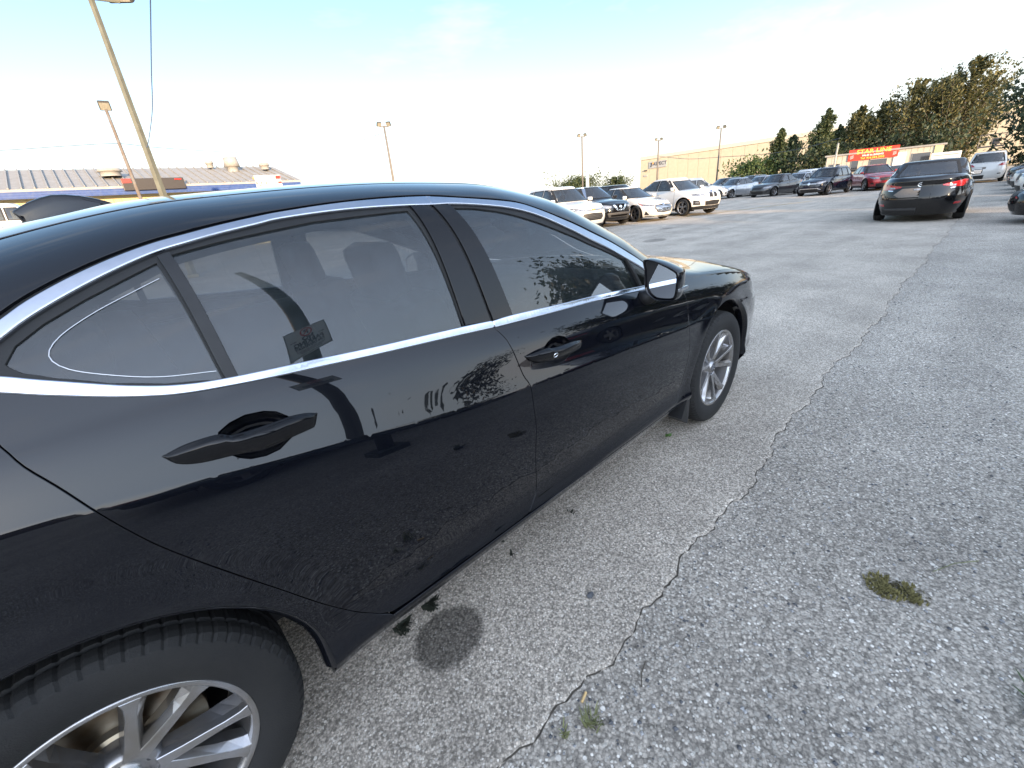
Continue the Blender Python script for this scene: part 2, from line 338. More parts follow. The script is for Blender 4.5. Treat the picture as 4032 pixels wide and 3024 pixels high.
# ------------------------------------------------------------------ ground
def ground_z(x, y):
    t = np.clip((np.asarray(y, float)-2.0)/12.0, 0, 1); return .15*t*t*(3-2*t)
def asphalt(name, base, chip_lo, chip_hi, sc_, share, rough=.88, bump=.4, stain=False):
    """bitumen-and-dust matrix with stone chips of two sizes, a few dark ones, and broad worn tracks"""
    m, n, l, b = nodes_of(name); t = n.new('ShaderNodeTexCoord')
    def vor(k, rnd=1.0): v = n.new('ShaderNodeTexVoronoi'); v.inputs['Scale'].default_value = k; v.inputs['Randomness'].default_value = rnd; l.new(t.outputs['Object'], v.inputs['Vector']); q = n.new('ShaderNodeSeparateColor'); l.new(v.outputs['Color'], q.inputs[0]); return v, q
    def rng_(src, a0, a1, b0, b1): q = n.new('ShaderNodeMapRange'); q.inputs[1].default_value = a0; q.inputs[2].default_value = a1; q.inputs[3].default_value = b0; q.inputs[4].default_value = b1; l.new(src, q.inputs[0]); return q.outputs[0]
    def mul(a_, b_): q = n.new('ShaderNodeMath'); q.operation = 'MULTIPLY'; l.new(a_, q.inputs[0]); l.new(b_, q.inputs[1]); return q.outputs[0]
    def mixc(f, a_, b_):
        q = n.new('ShaderNodeMixRGB'); l.new(f, q.inputs['Fac'])
        for s_, v_ in (('Color1', a_), ('Color2', b_)):
            if isinstance(v_, tuple): q.inputs[s_].default_value = (*v_, 1)
            else: l.new(v_, q.inputs[s_])
        return q.outputs[0]
    vf, cf = vor(sc_*1.15); vg, cg = vor(sc_*2.7); fine = mul(mul(rng_(cf.outputs[0], 0, 1, .62, 1.38), rng_(vf.outputs['Distance'], .20, .85, 1.10, .58)), rng_(cg.outputs[0], 0, 1, .72, 1.28))
    bs = n.new('ShaderNodeVectorMath'); bs.operation = 'SCALE'; bs.inputs[0].default_value = base; l.new(fine, bs.inputs['Scale']); colr = bs.outputs[0]
    hs = []
    for k, sh_, r0 in ((sc_*1.6, share, .60), (sc_*1.0, share*.55, .50), (sc_*.6, share*.22, .42)):
        v, q = vor(k); pick = rng_(q.outputs[0], 1-sh_, 1-sh_+.02, 0, 1); disc = rng_(v.outputs['Distance'], r0-.10, r0, 1, 0); f = mul(pick, disc); hs.append(f)
        r_ = n.new('ShaderNodeValToRGB'); l.new(q.outputs[1], r_.inputs[0]); r_.color_ramp.elements[0].color = (*chip_lo, 1); r_.color_ramp.elements[1].color = (*chip_hi, 1); r_.color_ramp.elements[1].position = 1.0; e2 = r_.color_ramp.elements.new(.6); e2.color = (*tuple(.72*a_+.28*b_ for a_, b_ in zip(chip_lo, chip_hi)), 1)
        colr = mixc(f, colr, r_.outputs[0])
    v, q = vor(sc_*.9); pick = rng_(q.outputs[2], .80, .82, 0, .75); colr = mixc(mul(pick, rng_(v.outputs['Distance'], .40, .55, 1, 0)), colr, tuple(c*.35 for c in base))
    z = n.new('ShaderNodeTexNoise'); z.inputs['Scale'].default_value = 1.1; z.inputs['Detail'].default_value = 8; z.inputs['Roughness'].default_value = .65; l.new(t.outputs['Object'], z.inputs['Vector'])
    mpt = n.new('ShaderNodeMapping'); mpt.inputs['Scale'].default_value = (.10, 1.3, 1); l.new(t.outputs['Object'], mpt.inputs[0]); zt2 = n.new('ShaderNodeTexNoise'); zt2.inputs['Scale'].default_value = 1.0; zt2.inputs['Detail'].default_value = 4; l.new(mpt.outputs[0], zt2.inputs['Vector'])
    wear = mul(rng_(z.outputs['Fac'], .28, .74, .74, 1.20), rng_(zt2.outputs['Fac'], .3, .7, .86, 1.12))
    vm = n.new('ShaderNodeVectorMath'); vm.operation = 'SCALE'; l.new(colr, vm.inputs[0]); l.new(wear, vm.inputs['Scale'])
    ht = n.new('ShaderNodeMath'); ht.operation = 'ADD'; l.new(hs[0], ht.inputs[0]); l.new(hs[1], ht.inputs[1])
    v1 = n.new('ShaderNodeMath'); v1.operation = 'ADD'; l.new(ht.outputs[0], v1.inputs[0]); l.new(fine, v1.inputs[1])
    last = vm.outputs[0]
    if stain:
        # oil stains: irregular dark blots soaked into the surface
        for (sx_, sy_, rx, ry, dk) in ((-2.02, -.862, .150, .118, .34), (9.2, 4.6, .5, .3, .6), (6.0, 3.2, .25, .2, .65), (12.5, 6.0, .35, .2, .65), (4.4, 1.4, .10, .08, .7)):
            mp_ = n.new('ShaderNodeMapping'); mp_.inputs['Location'].default_value = (-sx_/rx, -sy_/ry, 0); mp_.inputs['Scale'].default_value = (1/rx, 1/ry, 0); l.new(t.outputs['Object'], mp_.inputs[0])
            le = n.new('ShaderNodeVectorMath'); le.operation = 'LENGTH'; l.new(mp_.outputs[0], le.inputs[0])
            zz = n.new('ShaderNodeTexNoise'); zz.inputs['Scale'].default_value = 1.2/rx*.35; zz.inputs['Detail'].default_value = 6; zz.inputs['Roughness'].default_value = .75; l.new(t.outputs['Object'], zz.inputs['Vector'])
            a_ = n.new('ShaderNodeMath'); a_.operation = 'MULTIPLY_ADD'; l.new(zz.outputs['Fac'], a_.inputs[0]); a_.inputs[1].default_value = .75; l.new(le.outputs['Value'], a_.inputs[2])
            m5 = n.new('ShaderNodeMapRange'); m5.inputs[1].default_value = 1.18; m5.inputs[2].default_value = 1.34; m5.inputs[3].default_value = dk; m5.inputs[4].default_value = 1; l.new(a_.outputs[0], m5.inputs[0])
            v5 = n.new('ShaderNodeVectorMath'); v5.operation = 'SCALE'; l.new(last, v5.inputs[0]); l.new(m5.outputs[0], v5.inputs['Scale']); last = v5.outputs[0]
    l.new(last, b.inputs['Base Color']); b.inputs['Roughness'].default_value = rough; b.inputs['Specular IOR Level'].default_value = .3
    bp = n.new('ShaderNodeBump'); bp.inputs['Strength'].default_value = bump; bp.inputs['Distance'].default_value = .003; l.new(v1.outputs[0], bp.inputs['Height']); l.new(bp.outputs[0], b.inputs['Normal'])
    return m
asphalt('lane_asphalt', (.51, .448, .372), (.50, .45, .385), (.96, .89, .78), 118, .16, bump=.35, stain=True)
asphalt('worn_asphalt', (.425, .380, .322), (.43, .395, .34), (.98, .92, .82), 84, .20, bump=.6)
def edge_y(x):
    return -1.278+.022*math.sin(x*1.7)+.018*math.sin(x*5.3+1)+.011*math.sin(x*17+2)+.007*math.sin(x*41)+.005*math.sin(x*97+1.3)
xs_ = list(np.arange(-40, -6, 2.0))+list(np.arange(-6, 8, .035))+list(np.arange(8, 30, .12))+list(np.arange(30, 420, 10))
rows = []
ys_ = [None, .0, 1, 2, 3, 4, 5, 6, 7, 8, 9, 10, 11, 12, 13, 14, 60, 420]
V = []; F_ = []
for x in xs_:
    e0 = edge_y(x) if -6 < x < 30 else -1.28
    V += [(x, e0-.004, -.010), (x, e0, -.004), (x, e0+.014, 0.0)]+[(x, y_, float(ground_z(x, y_))) for y_ in ys_[1:]]
kk = len(ys_)+2
for i in range(len(xs_)-1):
    for j in range(kk-1): F_.append((i*kk+j, (i+1)*kk+j, (i+1)*kk+j+1, i*kk+j+1))
o = obj('car_park_pavement', V, F_, 'lane_asphalt'); tag(o, kind='structure')
o = obj('worn_pavement', [(-60, -420, -.007), (420, -420, -.007), (420, -1.1, -.007), (-60, -1.1, -.007), (-60, 420, -.007), (-40, 420, -.007), (-40, -1.1, -.007), (-420, -420, -.007), (-420, 420, -.007)], [(0, 1, 2, 3), (3, 6, 5, 4), (7, 0, 4, 8)], 'worn_asphalt'); tag(o, kind='structure')
P('crack_soil_shade', (.085, .072, .056), rough=.95, var=.5, scale=50)  # soil tone kept dark to paint in the shade the crack lacks
V = []; F_ = []; xq = np.arange(-4.0, 24.0, .03); rk_ = random.Random(11); wv_ = 0
for i, x in enumerate(xq):
    wv_ = .8*wv_+.2*rk_.random(); w_ = max(.0006, .008*(wv_-.36)*(1+.9*math.sin(x*3.1))+.002*math.sin(x*9)); e0 = edge_y(x); V += [(x, e0-.004-w_, -.0045), (x, e0, -.0040)]
    if i: F_.append((2*i-2, 2*i, 2*i+1, 2*i-1))
tag(obj('joint_soil_shade', V, F_, 'crack_soil_shade'), 'line of soil and painted crack shade in the joint between the two pavements', 'soil', kind='stuff')
# loose stones lying on the worn side and along the joint
def stones(name, n_, fn, smin, smax, mat, seed):
    rg = np.random.RandomState(seed); base = np.array([(1, 0, 0), (-.9, .2, 0), (.1, 1, 0), (0, -1, .1), (.1, .1, .7), (0, 0, -.5)], float); fb = [(0, 2, 4), (2, 1, 4), (1, 3, 4), (3, 0, 4), (2, 0, 5), (1, 2, 5), (3, 1, 5), (0, 3, 5)]
    V = []; F_ = []
    for i in range(n_):
        x, y_, z_ = fn(rg); s_ = smin+(smax-smin)*rg.rand()**2.2; a = rg.rand()*6.28; q = base*(1+.35*(rg.rand(6, 3)-.5)); ca, sa = math.cos(a), math.sin(a)
        q = np.stack([q[:, 0]*ca-q[:, 1]*sa, q[:, 0]*sa+q[:, 1]*ca, q[:, 2]], 1)*s_+[x, y_, z_+s_*.2]
        F_ += [tuple(k+6*i for k in f) for f in fb]; V.append(q)
    return obj(name, np.concatenate(V), F_, mat)
P('stone_pale', (.42, .42, .42), rough=.8, var=.6, scale=45); P('stone_dark', (.12, .125, .135), rough=.85, var=.5, scale=45)
def f1(rg): x = -2.6+rg.rand()**1.6*9; return x, -1.30-rg.rand()*1.9, -.007
def f2(rg): x = -2.6+rg.rand()**1.5*8; return x, edge_y(x)-.05+rg.randn()*.035, -.010
o = stones('loose_gravel', 3200, f1, .0025, .0085, 'stone_pale', 3); tag(o, 'loose pale grit scattered over the worn asphalt', 'gravel', kind='stuff')
o = stones('loose_gravel', 2200, f1, .003, .0085, 'stone_dark', 4); tag(o, 'loose dark grit scattered over the worn asphalt', 'gravel', kind='stuff')
o = stones('joint_grit', 1100, f2, .0025, .008, 'stone_dark', 5); tag(o, 'dark grit gathered in the joint between the two pavements', 'grit', kind='stuff')
# painted bay lines in front of the parked row
P('yellow_line', (.50, .33, .07), rough=.8, var=.5, scale=8)
def stripe(a, b, w=.10):
    a = np.array(a, float); b = np.array(b, float); d = (b-a)/np.linalg.norm(b-a); n_ = np.array([-d[1], d[0]])*w/2; k = 12; V = []
    for i in range(k+1):
        q = a+(b-a)*i/k
        for s_ in (-1, 1): p_ = q+n_*s_; V.append((p_[0], p_[1], float(ground_z(*p_))+.005))
    o = obj('bay_line', V, [(2*i, 2*i+2, 2*i+3, 2*i+1) for i in range(k)], 'yellow_line'); return tag(o, kind='structure')
ROW = np.array([.96, -.28])/1.0; FACE = np.array([-.28, -.96])
stripe((10.5, 9.7), (27, 5.1), .09)
for q in (12.6, 15.4, 18.2, 21.2): a = np.array([11.0, 9.6])+ROW*(q-11.0); stripe(a, a-FACE*4.8)

# ------------------------------------------------------------------ trees
def leafy(name, n_, pts, size, mat, parent, seed, up_bias=.3):
    rg = np.random.RandomState(seed); c = pts[rg.randint(0, len(pts), n_)]; c = c[:, :3]+rg.randn(n_, 3)*c[:, 3:4]
    a = rg.randn(n_, 3); a[:, 2] += up_bias; a /= np.linalg.norm(a, axis=1, keepdims=True); b = np.cross(a, rg.randn(n_, 3)); b /= np.linalg.norm(b, axis=1, keepdims=True)
    s_ = size*(.5+rg.rand(n_, 1)); V = np.stack([c-a*s_*.9, c+b*s_*.42, c+a*s_*.9, c-b*s_*.42], 1).reshape(-1, 3)
    me = bpy.data.meshes.new(name); me.vertices.add(len(V)); me.vertices.foreach_set('co', V.ravel()); me.loops.add(len(V)); me.loops.foreach_set('vertex_index', np.arange(len(V))); me.polygons.add(n_); me.polygons.foreach_set('loop_start', np.arange(0, 4*n_, 4)); me.update(calc_edges=True); me.validate()
    return link(name, me, mat, parent)
def leaf_mat(name, c1, c2):
    m, n, l, b = nodes_of(name); g = n.new('ShaderNodeNewGeometry'); r = n.new('ShaderNodeValToRGB'); r.color_ramp.elements[0].color = (*c1, 1); r.color_ramp.elements[1].color = (*c2, 1)
    l.new(g.outputs['Random Per Island'], r.inputs[0]); l.new(r.outputs[0], b.inputs['Base Color']); b.inputs['Roughness'].default_value = .6
    b.inputs['Subsurface Weight'].default_value = 0; b.inputs['Transmission Weight'].default_value = 0
    tr = n.new('ShaderNodeBsdfTranslucent'); l.new(r.outputs[0], tr.inputs[0]); mxs = n.new('ShaderNodeMixShader'); mxs.inputs[0].default_value = .3; o = n['Material Output']; l.new(b.outputs[0], mxs.inputs[1]); l.new(tr.outputs[0], mxs.inputs[2]); l.new(mxs.outputs[0], o.inputs[0])
leaf_mat('poplar_leaf', (.034, .044, .015), (.150, .135, .043)); leaf_mat('pine_leaf', (.030, .050, .018), (.080, .098, .034)); leaf_mat('dark_leaf', (.020, .034, .016), (.050, .070, .028)); leaf_mat('bush_leaf', (.040, .075, .025), (.09, .13, .04))  # poplar's golden tone raised to put warm sunlight into the leaf colour
P('bark', (.10, .085, .065), rough=.9, var=.5, scale=6, bump=.6, bscale=40)
def tree(x, y, h, w, label, mat, seed, n_leaf, leaf=.2, lean=(0, 0), name='poplar_tree', low=.12, group=None, spread=.9, shape=1.0, z0=0.0, density=26):
    rg = random.Random(seed); root = empty(name, (x, y, z0), 0, label, 'tree', group); bm = bmesh.new()
    top = Vector((lean[0]*h, lean[1]*h, h*.93)); tr_ = [Vector((0, 0, -.1)), Vector((lean[0]*h*.15, lean[1]*h*.15, h*.25)), Vector((lean[0]*h*.45, lean[1]*h*.45, h*.55)), top]
    tube(bm, tr_, [h*.022, h*.017, h*.010, h*.003], 8); pts = []
    for i in range(density):
        t = low+(1-low)*(i+rg.random()*.7)/density; k = t*3; j = min(2, int(k)); p0 = tr_[j].lerp(tr_[j+1], k-j); a = i*2.4+rg.random(); prof = (math.sin(math.pi*min(1, (t-low)/(1-low)*.86+.12))**.75)*shape if spread < 1.2 else min(1, (t-low)*6+.35)*(1.04-((t-low)/(1-low))**1.5)
        ln = w*.62*prof*(.7+.6*rg.random())+.2; d = Vector((math.cos(a), math.sin(a), spread*(.7+.6*rg.random()))); d.normalize()
        q = [p0, p0+d*ln*.5+Vector((0, 0, ln*.06)), p0+d*ln+Vector((lean[0]*ln, lean[1]*ln, ln*.22))]; tube(bm, q, [h*.0055*(1.2-t), h*.004*(1.2-t), h*.001], 5, cap=False)
        for s_ in range(12):
            u = .25+.78*s_/11; q_ = q[0].lerp(q[1], u*2) if u < .5 else q[1].lerp(q[2], u*2-1); pts.append((*q_, (ln*.13*(.5+u*.5)+.06)*(.5 if spread >= 1.2 else 1)))
    bm_obj('trunk', bm, 'bark', root, smooth=True); leafy('crown', n_leaf, np.array(pts), leaf, mat, root, seed, .5)
    return root
def polar(az, d): return -2.485+d*math.cos(R(az)), -1.82+d*math.sin(R(az))
tl_ = [(17.1, 70, 6.7, 3.0, 2.4, 'slender pointed tree, farthest left of the tree row'), (15.9, 73, 5.9, 3.2, 2.2, 'slender tree beside the leftmost pointed tree'), (13.5, 70, 8.0, 4.0, 2.0, 'pointed tree standing alone above the dark parked SUV'), (12.2, 77, 6.6, 3.8, 1.8, 'shorter tree right of the pointed tree'), (10.9, 73, 8.0, 4.6, 1.7, 'tall tree behind the red sign board'),
       (9.2, 76, 8.3, 5.0, 1.6, 'tall tree rising behind the middle of the office trailer'), (7.4, 73, 9.6, 6.4, 1.4, 'tall golden tree above the right half of the trailer'), (5.7, 76, 9.8, 6.6, 1.35, 'tall tree above the black sedan ahead'), (4.1, 73, 10.7, 7.4, 1.3, 'tallest tree of the row, above the white SUV'), (2.9, 77, 9.6, 5.6, 1.3, 'tree at the right end of the row with windblown top')]
for i, (a, d, h, w, sp, lb) in enumerate(tl_):
    x, y = polar(a, d); h *= 1.06; w *= 1.25 if i > 4 else 1.1; tree(x, y, h, w, lb, 'poplar_leaf' if i > 3 else 'pine_leaf', 20+i, 8600, .155, (-.02, -.06-.03*(i > 5)), group='row of trees behind the office', spread=sp, density=int(24+w*3.5), low=.10)
for i, (a, d, h, w, lb) in enumerate([(19.7, 68, 2.9, 3.6, 'low green bush at the foot of the warehouse wall'), (18.2, 69, 3.4, 3.4, 'rounded green bush left of the tree row'), (14.6, 68, 3.4, 4.5, 'dark thicket between the two pointed trees'), (12.3, 69, 3.6, 4.6, 'dark thicket behind the dark parked SUV'), (5.0, 70, 4.0, 6.0, 'dark undergrowth below the tallest trees'), (8.0, 71, 4.0, 6.0, 'dark undergrowth behind the office trailer')]):
    x, y = polar(a, d); tree(x, y, h, w, lb, 'bush_leaf' if i < 2 else 'dark_leaf', 50+i, 1700, .2, name='bush', low=.02, spread=.5, shape=1.2, group='bushes under the trees')
x, y = polar(-1.25, 46); tree(x, y, 5.2, 4.6, 'dark tree cut by the right edge of the picture', 'dark_leaf', 71, 3600, .17, name='dark_tree', low=.05, spread=.8)
# trees along the right-hand side, beyond the frame: mirrored in the doors and shading the far bays
for i, (x, y, h, w, lb) in enumerate([(15.5, -11.5, 5.6, 5.0, 'broad leafy tree right of the parked row'), (21, -12, 6.6, 5.6, 'taller leafy tree right of the parked row'), (12, -21, 3.3, 4.2, 'low leafy tree beyond the right edge, nearest the camera'), (27, -13, 7.2, 6.0, 'second leafy tree along the right side'), (33, -12.5, 7.6, 6.5, 'third leafy tree along the right side'), (39, -11, 7.4, 6.0, 'farthest leafy tree along the right side')]):
    tree(x, y, h, w, lb, 'dark_leaf', 80+i, 3400, .15 if i == 2 else .22, name='leafy_tree', low=.08, spread=.8, shape=1.1, group='trees along the right side')
tree(4.5, -21.0, 3.4, 4.6, 'low rounded shrub beyond the right edge', 'dark_leaf', 90, 2200, .16, name='leafy_shrub', low=.03, spread=.5, shape=1.2)
for i, (a, d, h, w) in enumerate([(38.9, 115, 3.9, 6.5), (37.2, 118, 4.9, 6.0), (33.4, 116, 4.4, 4.0)]):
    x, y = polar(a, d); tree(x, y, h, w, ['distant tree clump above the white hatchback roof', 'distant tree clump beside the white marker post', 'small distant tree left of the white coupe SUV'][i], 'pine_leaf', 60+i, 4200, .24, name='distant_tree', low=.02, spread=.4, shape=1.25, group='distant trees')

# ------------------------------------------------------------------ buildings
P('warehouse_wall', (.50, .43, .31), rough=.85, var=.10, scale=1.2); P('warehouse_band', (.58, .52, .40), rough=.85, var=.06)
P('siding_yellow', (.62, .52, .28), rough=.8, var=.12, scale=3); P('blue_fascia', (.018, .060, .22), rough=.55, dust=(.05, .09, .22), scale=6); P('metal_roof', (.31, .30, .28), rough=.6, metal=.0, dust=(.25, .24, .22), scale=3)
P('trailer_wall', (.46, .42, .35), rough=.8, var=.15, scale=2); P('sign_red', (.55, .045, .02), rough=.5, var=.1); P('sign_yellow', (.85, .60, .08), rough=.5); P('sign_white', (.8, .8, .78), rough=.5); P('sign_brown', (.026, .020, .016), rough=.4); P('led_red', (.75, .03, .02), rough=.4)
P('window_dark', (.02, .022, .025), rough=.08, coat=1); P('door_grey', (.18, .19, .20), rough=.5, var=.2); P('sign_grey', (.35, .35, .34), rough=.5); P('letter_dark', (.05, .05, .055), rough=.5); P('orange_mark', (.8, .32, .05), rough=.5)
wh_ = empty('warehouse', (106, 62.5, 0), 0, 'long tan concrete warehouse behind the trees', 'building')
pm_b = bmesh.new(); box(pm_b, (0, 0, 4.2), (.25, 2.44, 8.0), bevel=.04); pme = bpy.data.meshes.new('wall_panel'); pm_b.to_mesh(pme); pm_b.free(); pme.materials.append(M('warehouse_wall'))
for i in range(46):
    link('wall_panel', pme, None, wh_, (random.uniform(-.015, .015), -1.25-2.48*i, 0))
bm = bmesh.new(); box(bm, (.28, -57, 4.2), (.3, 114, 8.3)); box(bm, (14, -57, 4.2), (27, 113.8, 8.2)); bm_obj('core_wall', bm, 'warehouse_band', wh_)
bm = bmesh.new(); box(bm, (-.02, -57, 8.65), (.36, 114.2, .75), bevel=.03); bm_obj('parapet', bm, 'warehouse_band', wh_)
bm = bmesh.new(); box(bm, (-.3, -1.6, 5.8), (.3, .8, .22), bevel=.03); bm_obj('wall_lamp', bm, 'letter_dark', wh_); bm = bmesh.new(); box(bm, (-.2, -1.6, 4.6), (.2, .9, .35), bevel=.03); bm_obj('wall_vent', bm, 'sign_grey', wh_)
sg = empty('warehouse_sign', (105.75, 57.7, 6.9), 0, 'grey name board with dark lettering on the warehouse', 'sign')
bm = bmesh.new(); box(bm, (0, 0, 0), (.12, 4.6, 1.5), bevel=.02); bm_obj('board', bm, 'sign_grey', sg)
text_obj('lettering', 'ASPECT', 1.05, 'letter_dark', frame4((-.075, -.55, .12), (0, -1, 0), (0, 0, 1)), sg, .01, .02)
bm = bmesh.new(); tube(bm, [(-.08, 1.75, -.45), (-.08, 1.55, .1), (-.08, 1.72, .5)], .13, 6); bm_obj('bird_mark', bm, 'letter_dark', sg); bm = bmesh.new(); tube(bm, [(-.09, 1.30, .2), (-.09, 1.15, .62)], .12, 6); bm_obj('flame_mark', bm, 'orange_mark', sg)
# low workshop on the left: metal roof, blue fascia, pale siding
ws = empty('workshop', (-20, 33.5, 0), 0, 'low workshop with grey metal roof and blue fascia on the left', 'building')
LW = 30.2
bm = bmesh.new(); box(bm, (LW/2-.3, 5.2, 1.85), (LW-1.0, 9.4, 3.7)); bm_obj('core_wall', bm, 'siding_yellow', ws)
sm_b = bmesh.new(); box(sm_b, (0, 0, 1.75), (.37, .05, 3.5), bevel=.008); sme = bpy.data.meshes.new('siding_board'); sm_b.to_mesh(sme); sm_b.free(); sme.materials.append(M('siding_yellow'))
for i in range(76): link('siding_board', sme, None, ws, (.3+.385*i, .47, 0))
bm = bmesh.new(); box(bm, (LW/2, -.15, 3.86), (LW+.3, .35, .42), bevel=.02); bm_obj('fascia', bm, 'blue_fascia', ws)
for i in range(3): bm = bmesh.new(); box(bm, (LW/2, -.335, 3.74+.11*i), (LW+.3, .03, .05)); bm_obj('fascia_rib', bm, 'blue_fascia', ws)
rv = [(-.2, -.35, 4.10), (LW+.25, -.35, 4.10), (LW+.25, 5.0, 5.55), (-.2, 5.0, 5.55), (LW+.25, 10.4, 4.1), (-.2, 10.4, 4.1)]
obj('roof', rv+[(x, y, z-.12) for x, y, z in rv], [(0, 1, 2, 3), (3, 2, 4, 5), (6, 9, 8, 7), (9, 11, 10, 8), (0, 6, 7, 1), (1, 7, 8, 2), (2, 8, 10, 4)], 'metal_roof', ws)
rb_ = bmesh.new(); sl = math.atan2(1.45, 5.35); M4 = Matrix.Translation((0, -.35, 4.13)) @ Matrix.Rotation(sl, 4, 'X'); box(rb_, (0, 2.77, .02), (.06, 5.54, .07), M4=M4); rme = bpy.data.meshes.new('roof_seam'); rb_.to_mesh(rme); rb_.free(); rme.materials.append(M('metal_roof'))
for i in range(62): link('roof_seam', rme, None, ws, (.1+.49*i, 0, 0))
for (x_, w_, h_, mt, nm) in ((17.0, 1.5, 2.3, 'door_grey', 'roller_door'), (21.4, 2.2, 2.4, 'window_dark', 'window'), (24.5, 1.2, 1.1, 'window_dark', 'window'), (13.2, 2.6, 1.6, 'window_dark', 'window'), (9.5, 2.8, 2.8, 'door_grey', 'roller_door')):
    bm = bmesh.new(); box(bm, (x_, .42, h_/2+.5), (w_, .10, h_), bevel=.01); bm_obj(nm, bm, mt, ws)
bm = bmesh.new(); lathe(bm, [(.35, 0), (.35, .35), (.50, .36), (.42, .95), (0, .95)], 20); bmesh.ops.rotate(bm, verts=bm.verts, cent=(0, 0, 0), matrix=Matrix.Rotation(R(90), 3, 'X')); bmesh.ops.translate(bm, verts=bm.verts, vec=(27.2, 3.4, 5.05)); bmesh.ops.recalc_face_normals(bm, faces=bm.faces); bm_obj('roof_fan', bm, 'metal_roof', ws, smooth=True)
for x_, y_, k in ((20.2, 1.9, .62), (26.0, 4.2, .26), (29.3, 3.2, .36)):
    bm = bmesh.new(); lathe(bm, [(k*.8, 0), (k*.8, .25), (k, .26), (k*.9, .42), (0, .5)], 20); bmesh.ops.rotate(bm, verts=bm.verts, cent=(0, 0, 0), matrix=Matrix.Rotation(R(90), 3, 'X')); bmesh.ops.translate(bm, verts=bm.verts, vec=(x_, y_, 4.2+(y_+.35)*.271)); bmesh.ops.recalc_face_normals(bm, faces=bm.faces); bm_obj('roof_vent', bm, 'metal_roof', ws, smooth=True)
led = empty('display_sign', (1.85, 33.05, 4.15), 0, 'dark brown display board with red letters on the workshop fascia', 'sign')
bm = bmesh.new(); box(bm, (0, 0, 0), (3.0, .16, .62), bevel=.02); bm_obj('board', bm, 'sign_brown', led)
bm = bmesh.new(); box(bm, (-1.27, -.09, .19), (.42, .03, .20)); bm_obj('red_panel', bm, 'led_red', led); bm = bmesh.new(); tube(bm, [(1.05, -.09, .215), (1.18, -.09, .235), (1.27, -.09, .205), (1.38, -.09, .23)], .035, 6); bm_obj('red_mark', bm, 'led_red', led)
cs_ = empty('clinic_sign', (8.2, 33.1, 4.10), 0, 'white and red lettered sign at the right end of the workshop', 'sign')
bm = bmesh.new(); box(bm, (0, 0, 0), (1.65, .08, .72), bevel=.01); bm_obj('board', bm, 'sign_white', cs_)
bm = bmesh.new(); box(bm, (.0, -.05, -.10), (1.62, .02, .13)); bm_obj('red_band', bm, 'led_red', cs_); bm = bmesh.new(); box(bm, (.66, -.05, .22), (.30, .02, .22)); bm_obj('red_panel', bm, 'led_red', cs_)
text_obj('lettering', 'B & B AUTO CLINIC', .185, 'orange_mark', frame4((-.14, -.045, .20), (1, 0, 0), (0, 0, 1)), cs_, .004, .003)
for q in ((-.62, .22), (-.33, .22), (.0, .30), (.40, .36)): bm = bmesh.new(); box(bm, (q[0], -.068, -.10), (q[1], .012, .085)); bm_obj('pale_field', bm, 'sign_white', cs_)
bm = bmesh.new(); tube(bm, [(-.68, -.05, -.28), (-.60, -.05, -.24), (-.50, -.05, -.28)], .03, 6); bm_obj('red_mark', bm, 'led_red', cs_)
# sales office trailer with its red banner
ox, oy = polar(8.4, 58)
of = empty('office_trailer', (ox, oy, 0), R(-81.5), 'beige office trailer with windows and a timber deck rail', 'building')   # local x runs along the front, local -y faces the camera
def ob_(nm, c, s, mt, bev=.01, par=of): bm = bmesh.new(); box(bm, c, s, bevel=bev); return bm_obj(nm, bm, mt, par)
ob_('core_wall', (0, 1.5, 1.65), (8.6, 2.9, 2.3), 'trailer_wall'); ob_('roof', (0, 1.5, 2.88), (8.9, 3.2, .14), 'metal_roof')
bm_ = bmesh.new(); box(bm_, (0, 0, 0), (.40, .04, 2.28), bevel=.01); tme = bpy.data.meshes.new('siding_board'); bm_.to_mesh(tme); bm_.free(); tme.materials.append(M('trailer_wall'))
for i in range(20): link('siding_board', tme, None, of, (-4.05+.425*i, .03, 1.65))
for x_, w_, h_, z_ in ((-3.5, .8, .7, 1.75), (-1.9, .5, 1.0, 1.75), (-.1, 1.2, .75, 1.8), (2.9, 1.2, .75, 1.95)):
    f_ = ob_('window', (x_, -.01, z_), (w_+.1, .08, h_+.1), 'trailer_wall'); ob_('pane', (x_, -.05, z_), (w_, .04, h_), 'window_dark', 0, f_)
ob_('door', (1.4, -.01, 1.6), (.85, .09, 1.9), 'sign_white'); ob_('deck', (.8, -1.0, .55), (6.6, 1.6, .12), 'door_grey'); ob_('door_trim', (3.95, -.02, 1.7), (.5, .1, 2.5), 'siding_yellow')
for i in range(12): ob_('baluster', (-2.2+.55*i, -1.7, 1.0), (.06, .06, .9), 'grey_plastic', 0)
ob_('handrail', (.8, -1.7, 1.45), (6.6, .08, .08), 'grey_plastic'); ob_('lower_rail', (.8, -1.7, .75), (6.6, .06, .06), 'grey_plastic')
rs = empty('sales_banner', (0, 0, 0), 0, 'red banner with yellow lettering on the office trailer', 'sign'); rs.location = (of.matrix_basis @ Vector((-.65, -.06, 2.72))); rs.rotation_euler = (0, 0, R(-81.5))
ob_('board', (0, 0, 0), (3.75, .06, .98), 'sign_red', .01, rs)
for s_ in (-1, 1):
    for q in range(3): bm = bmesh.new(); tube(bm, [(s_*1.60-.12, -.04, -.30+.10*q), (s_*1.60+.14, -.04, -.22+.10*q)], .018, 5); bm_obj('red_mark', bm, 'sign_white', rs)
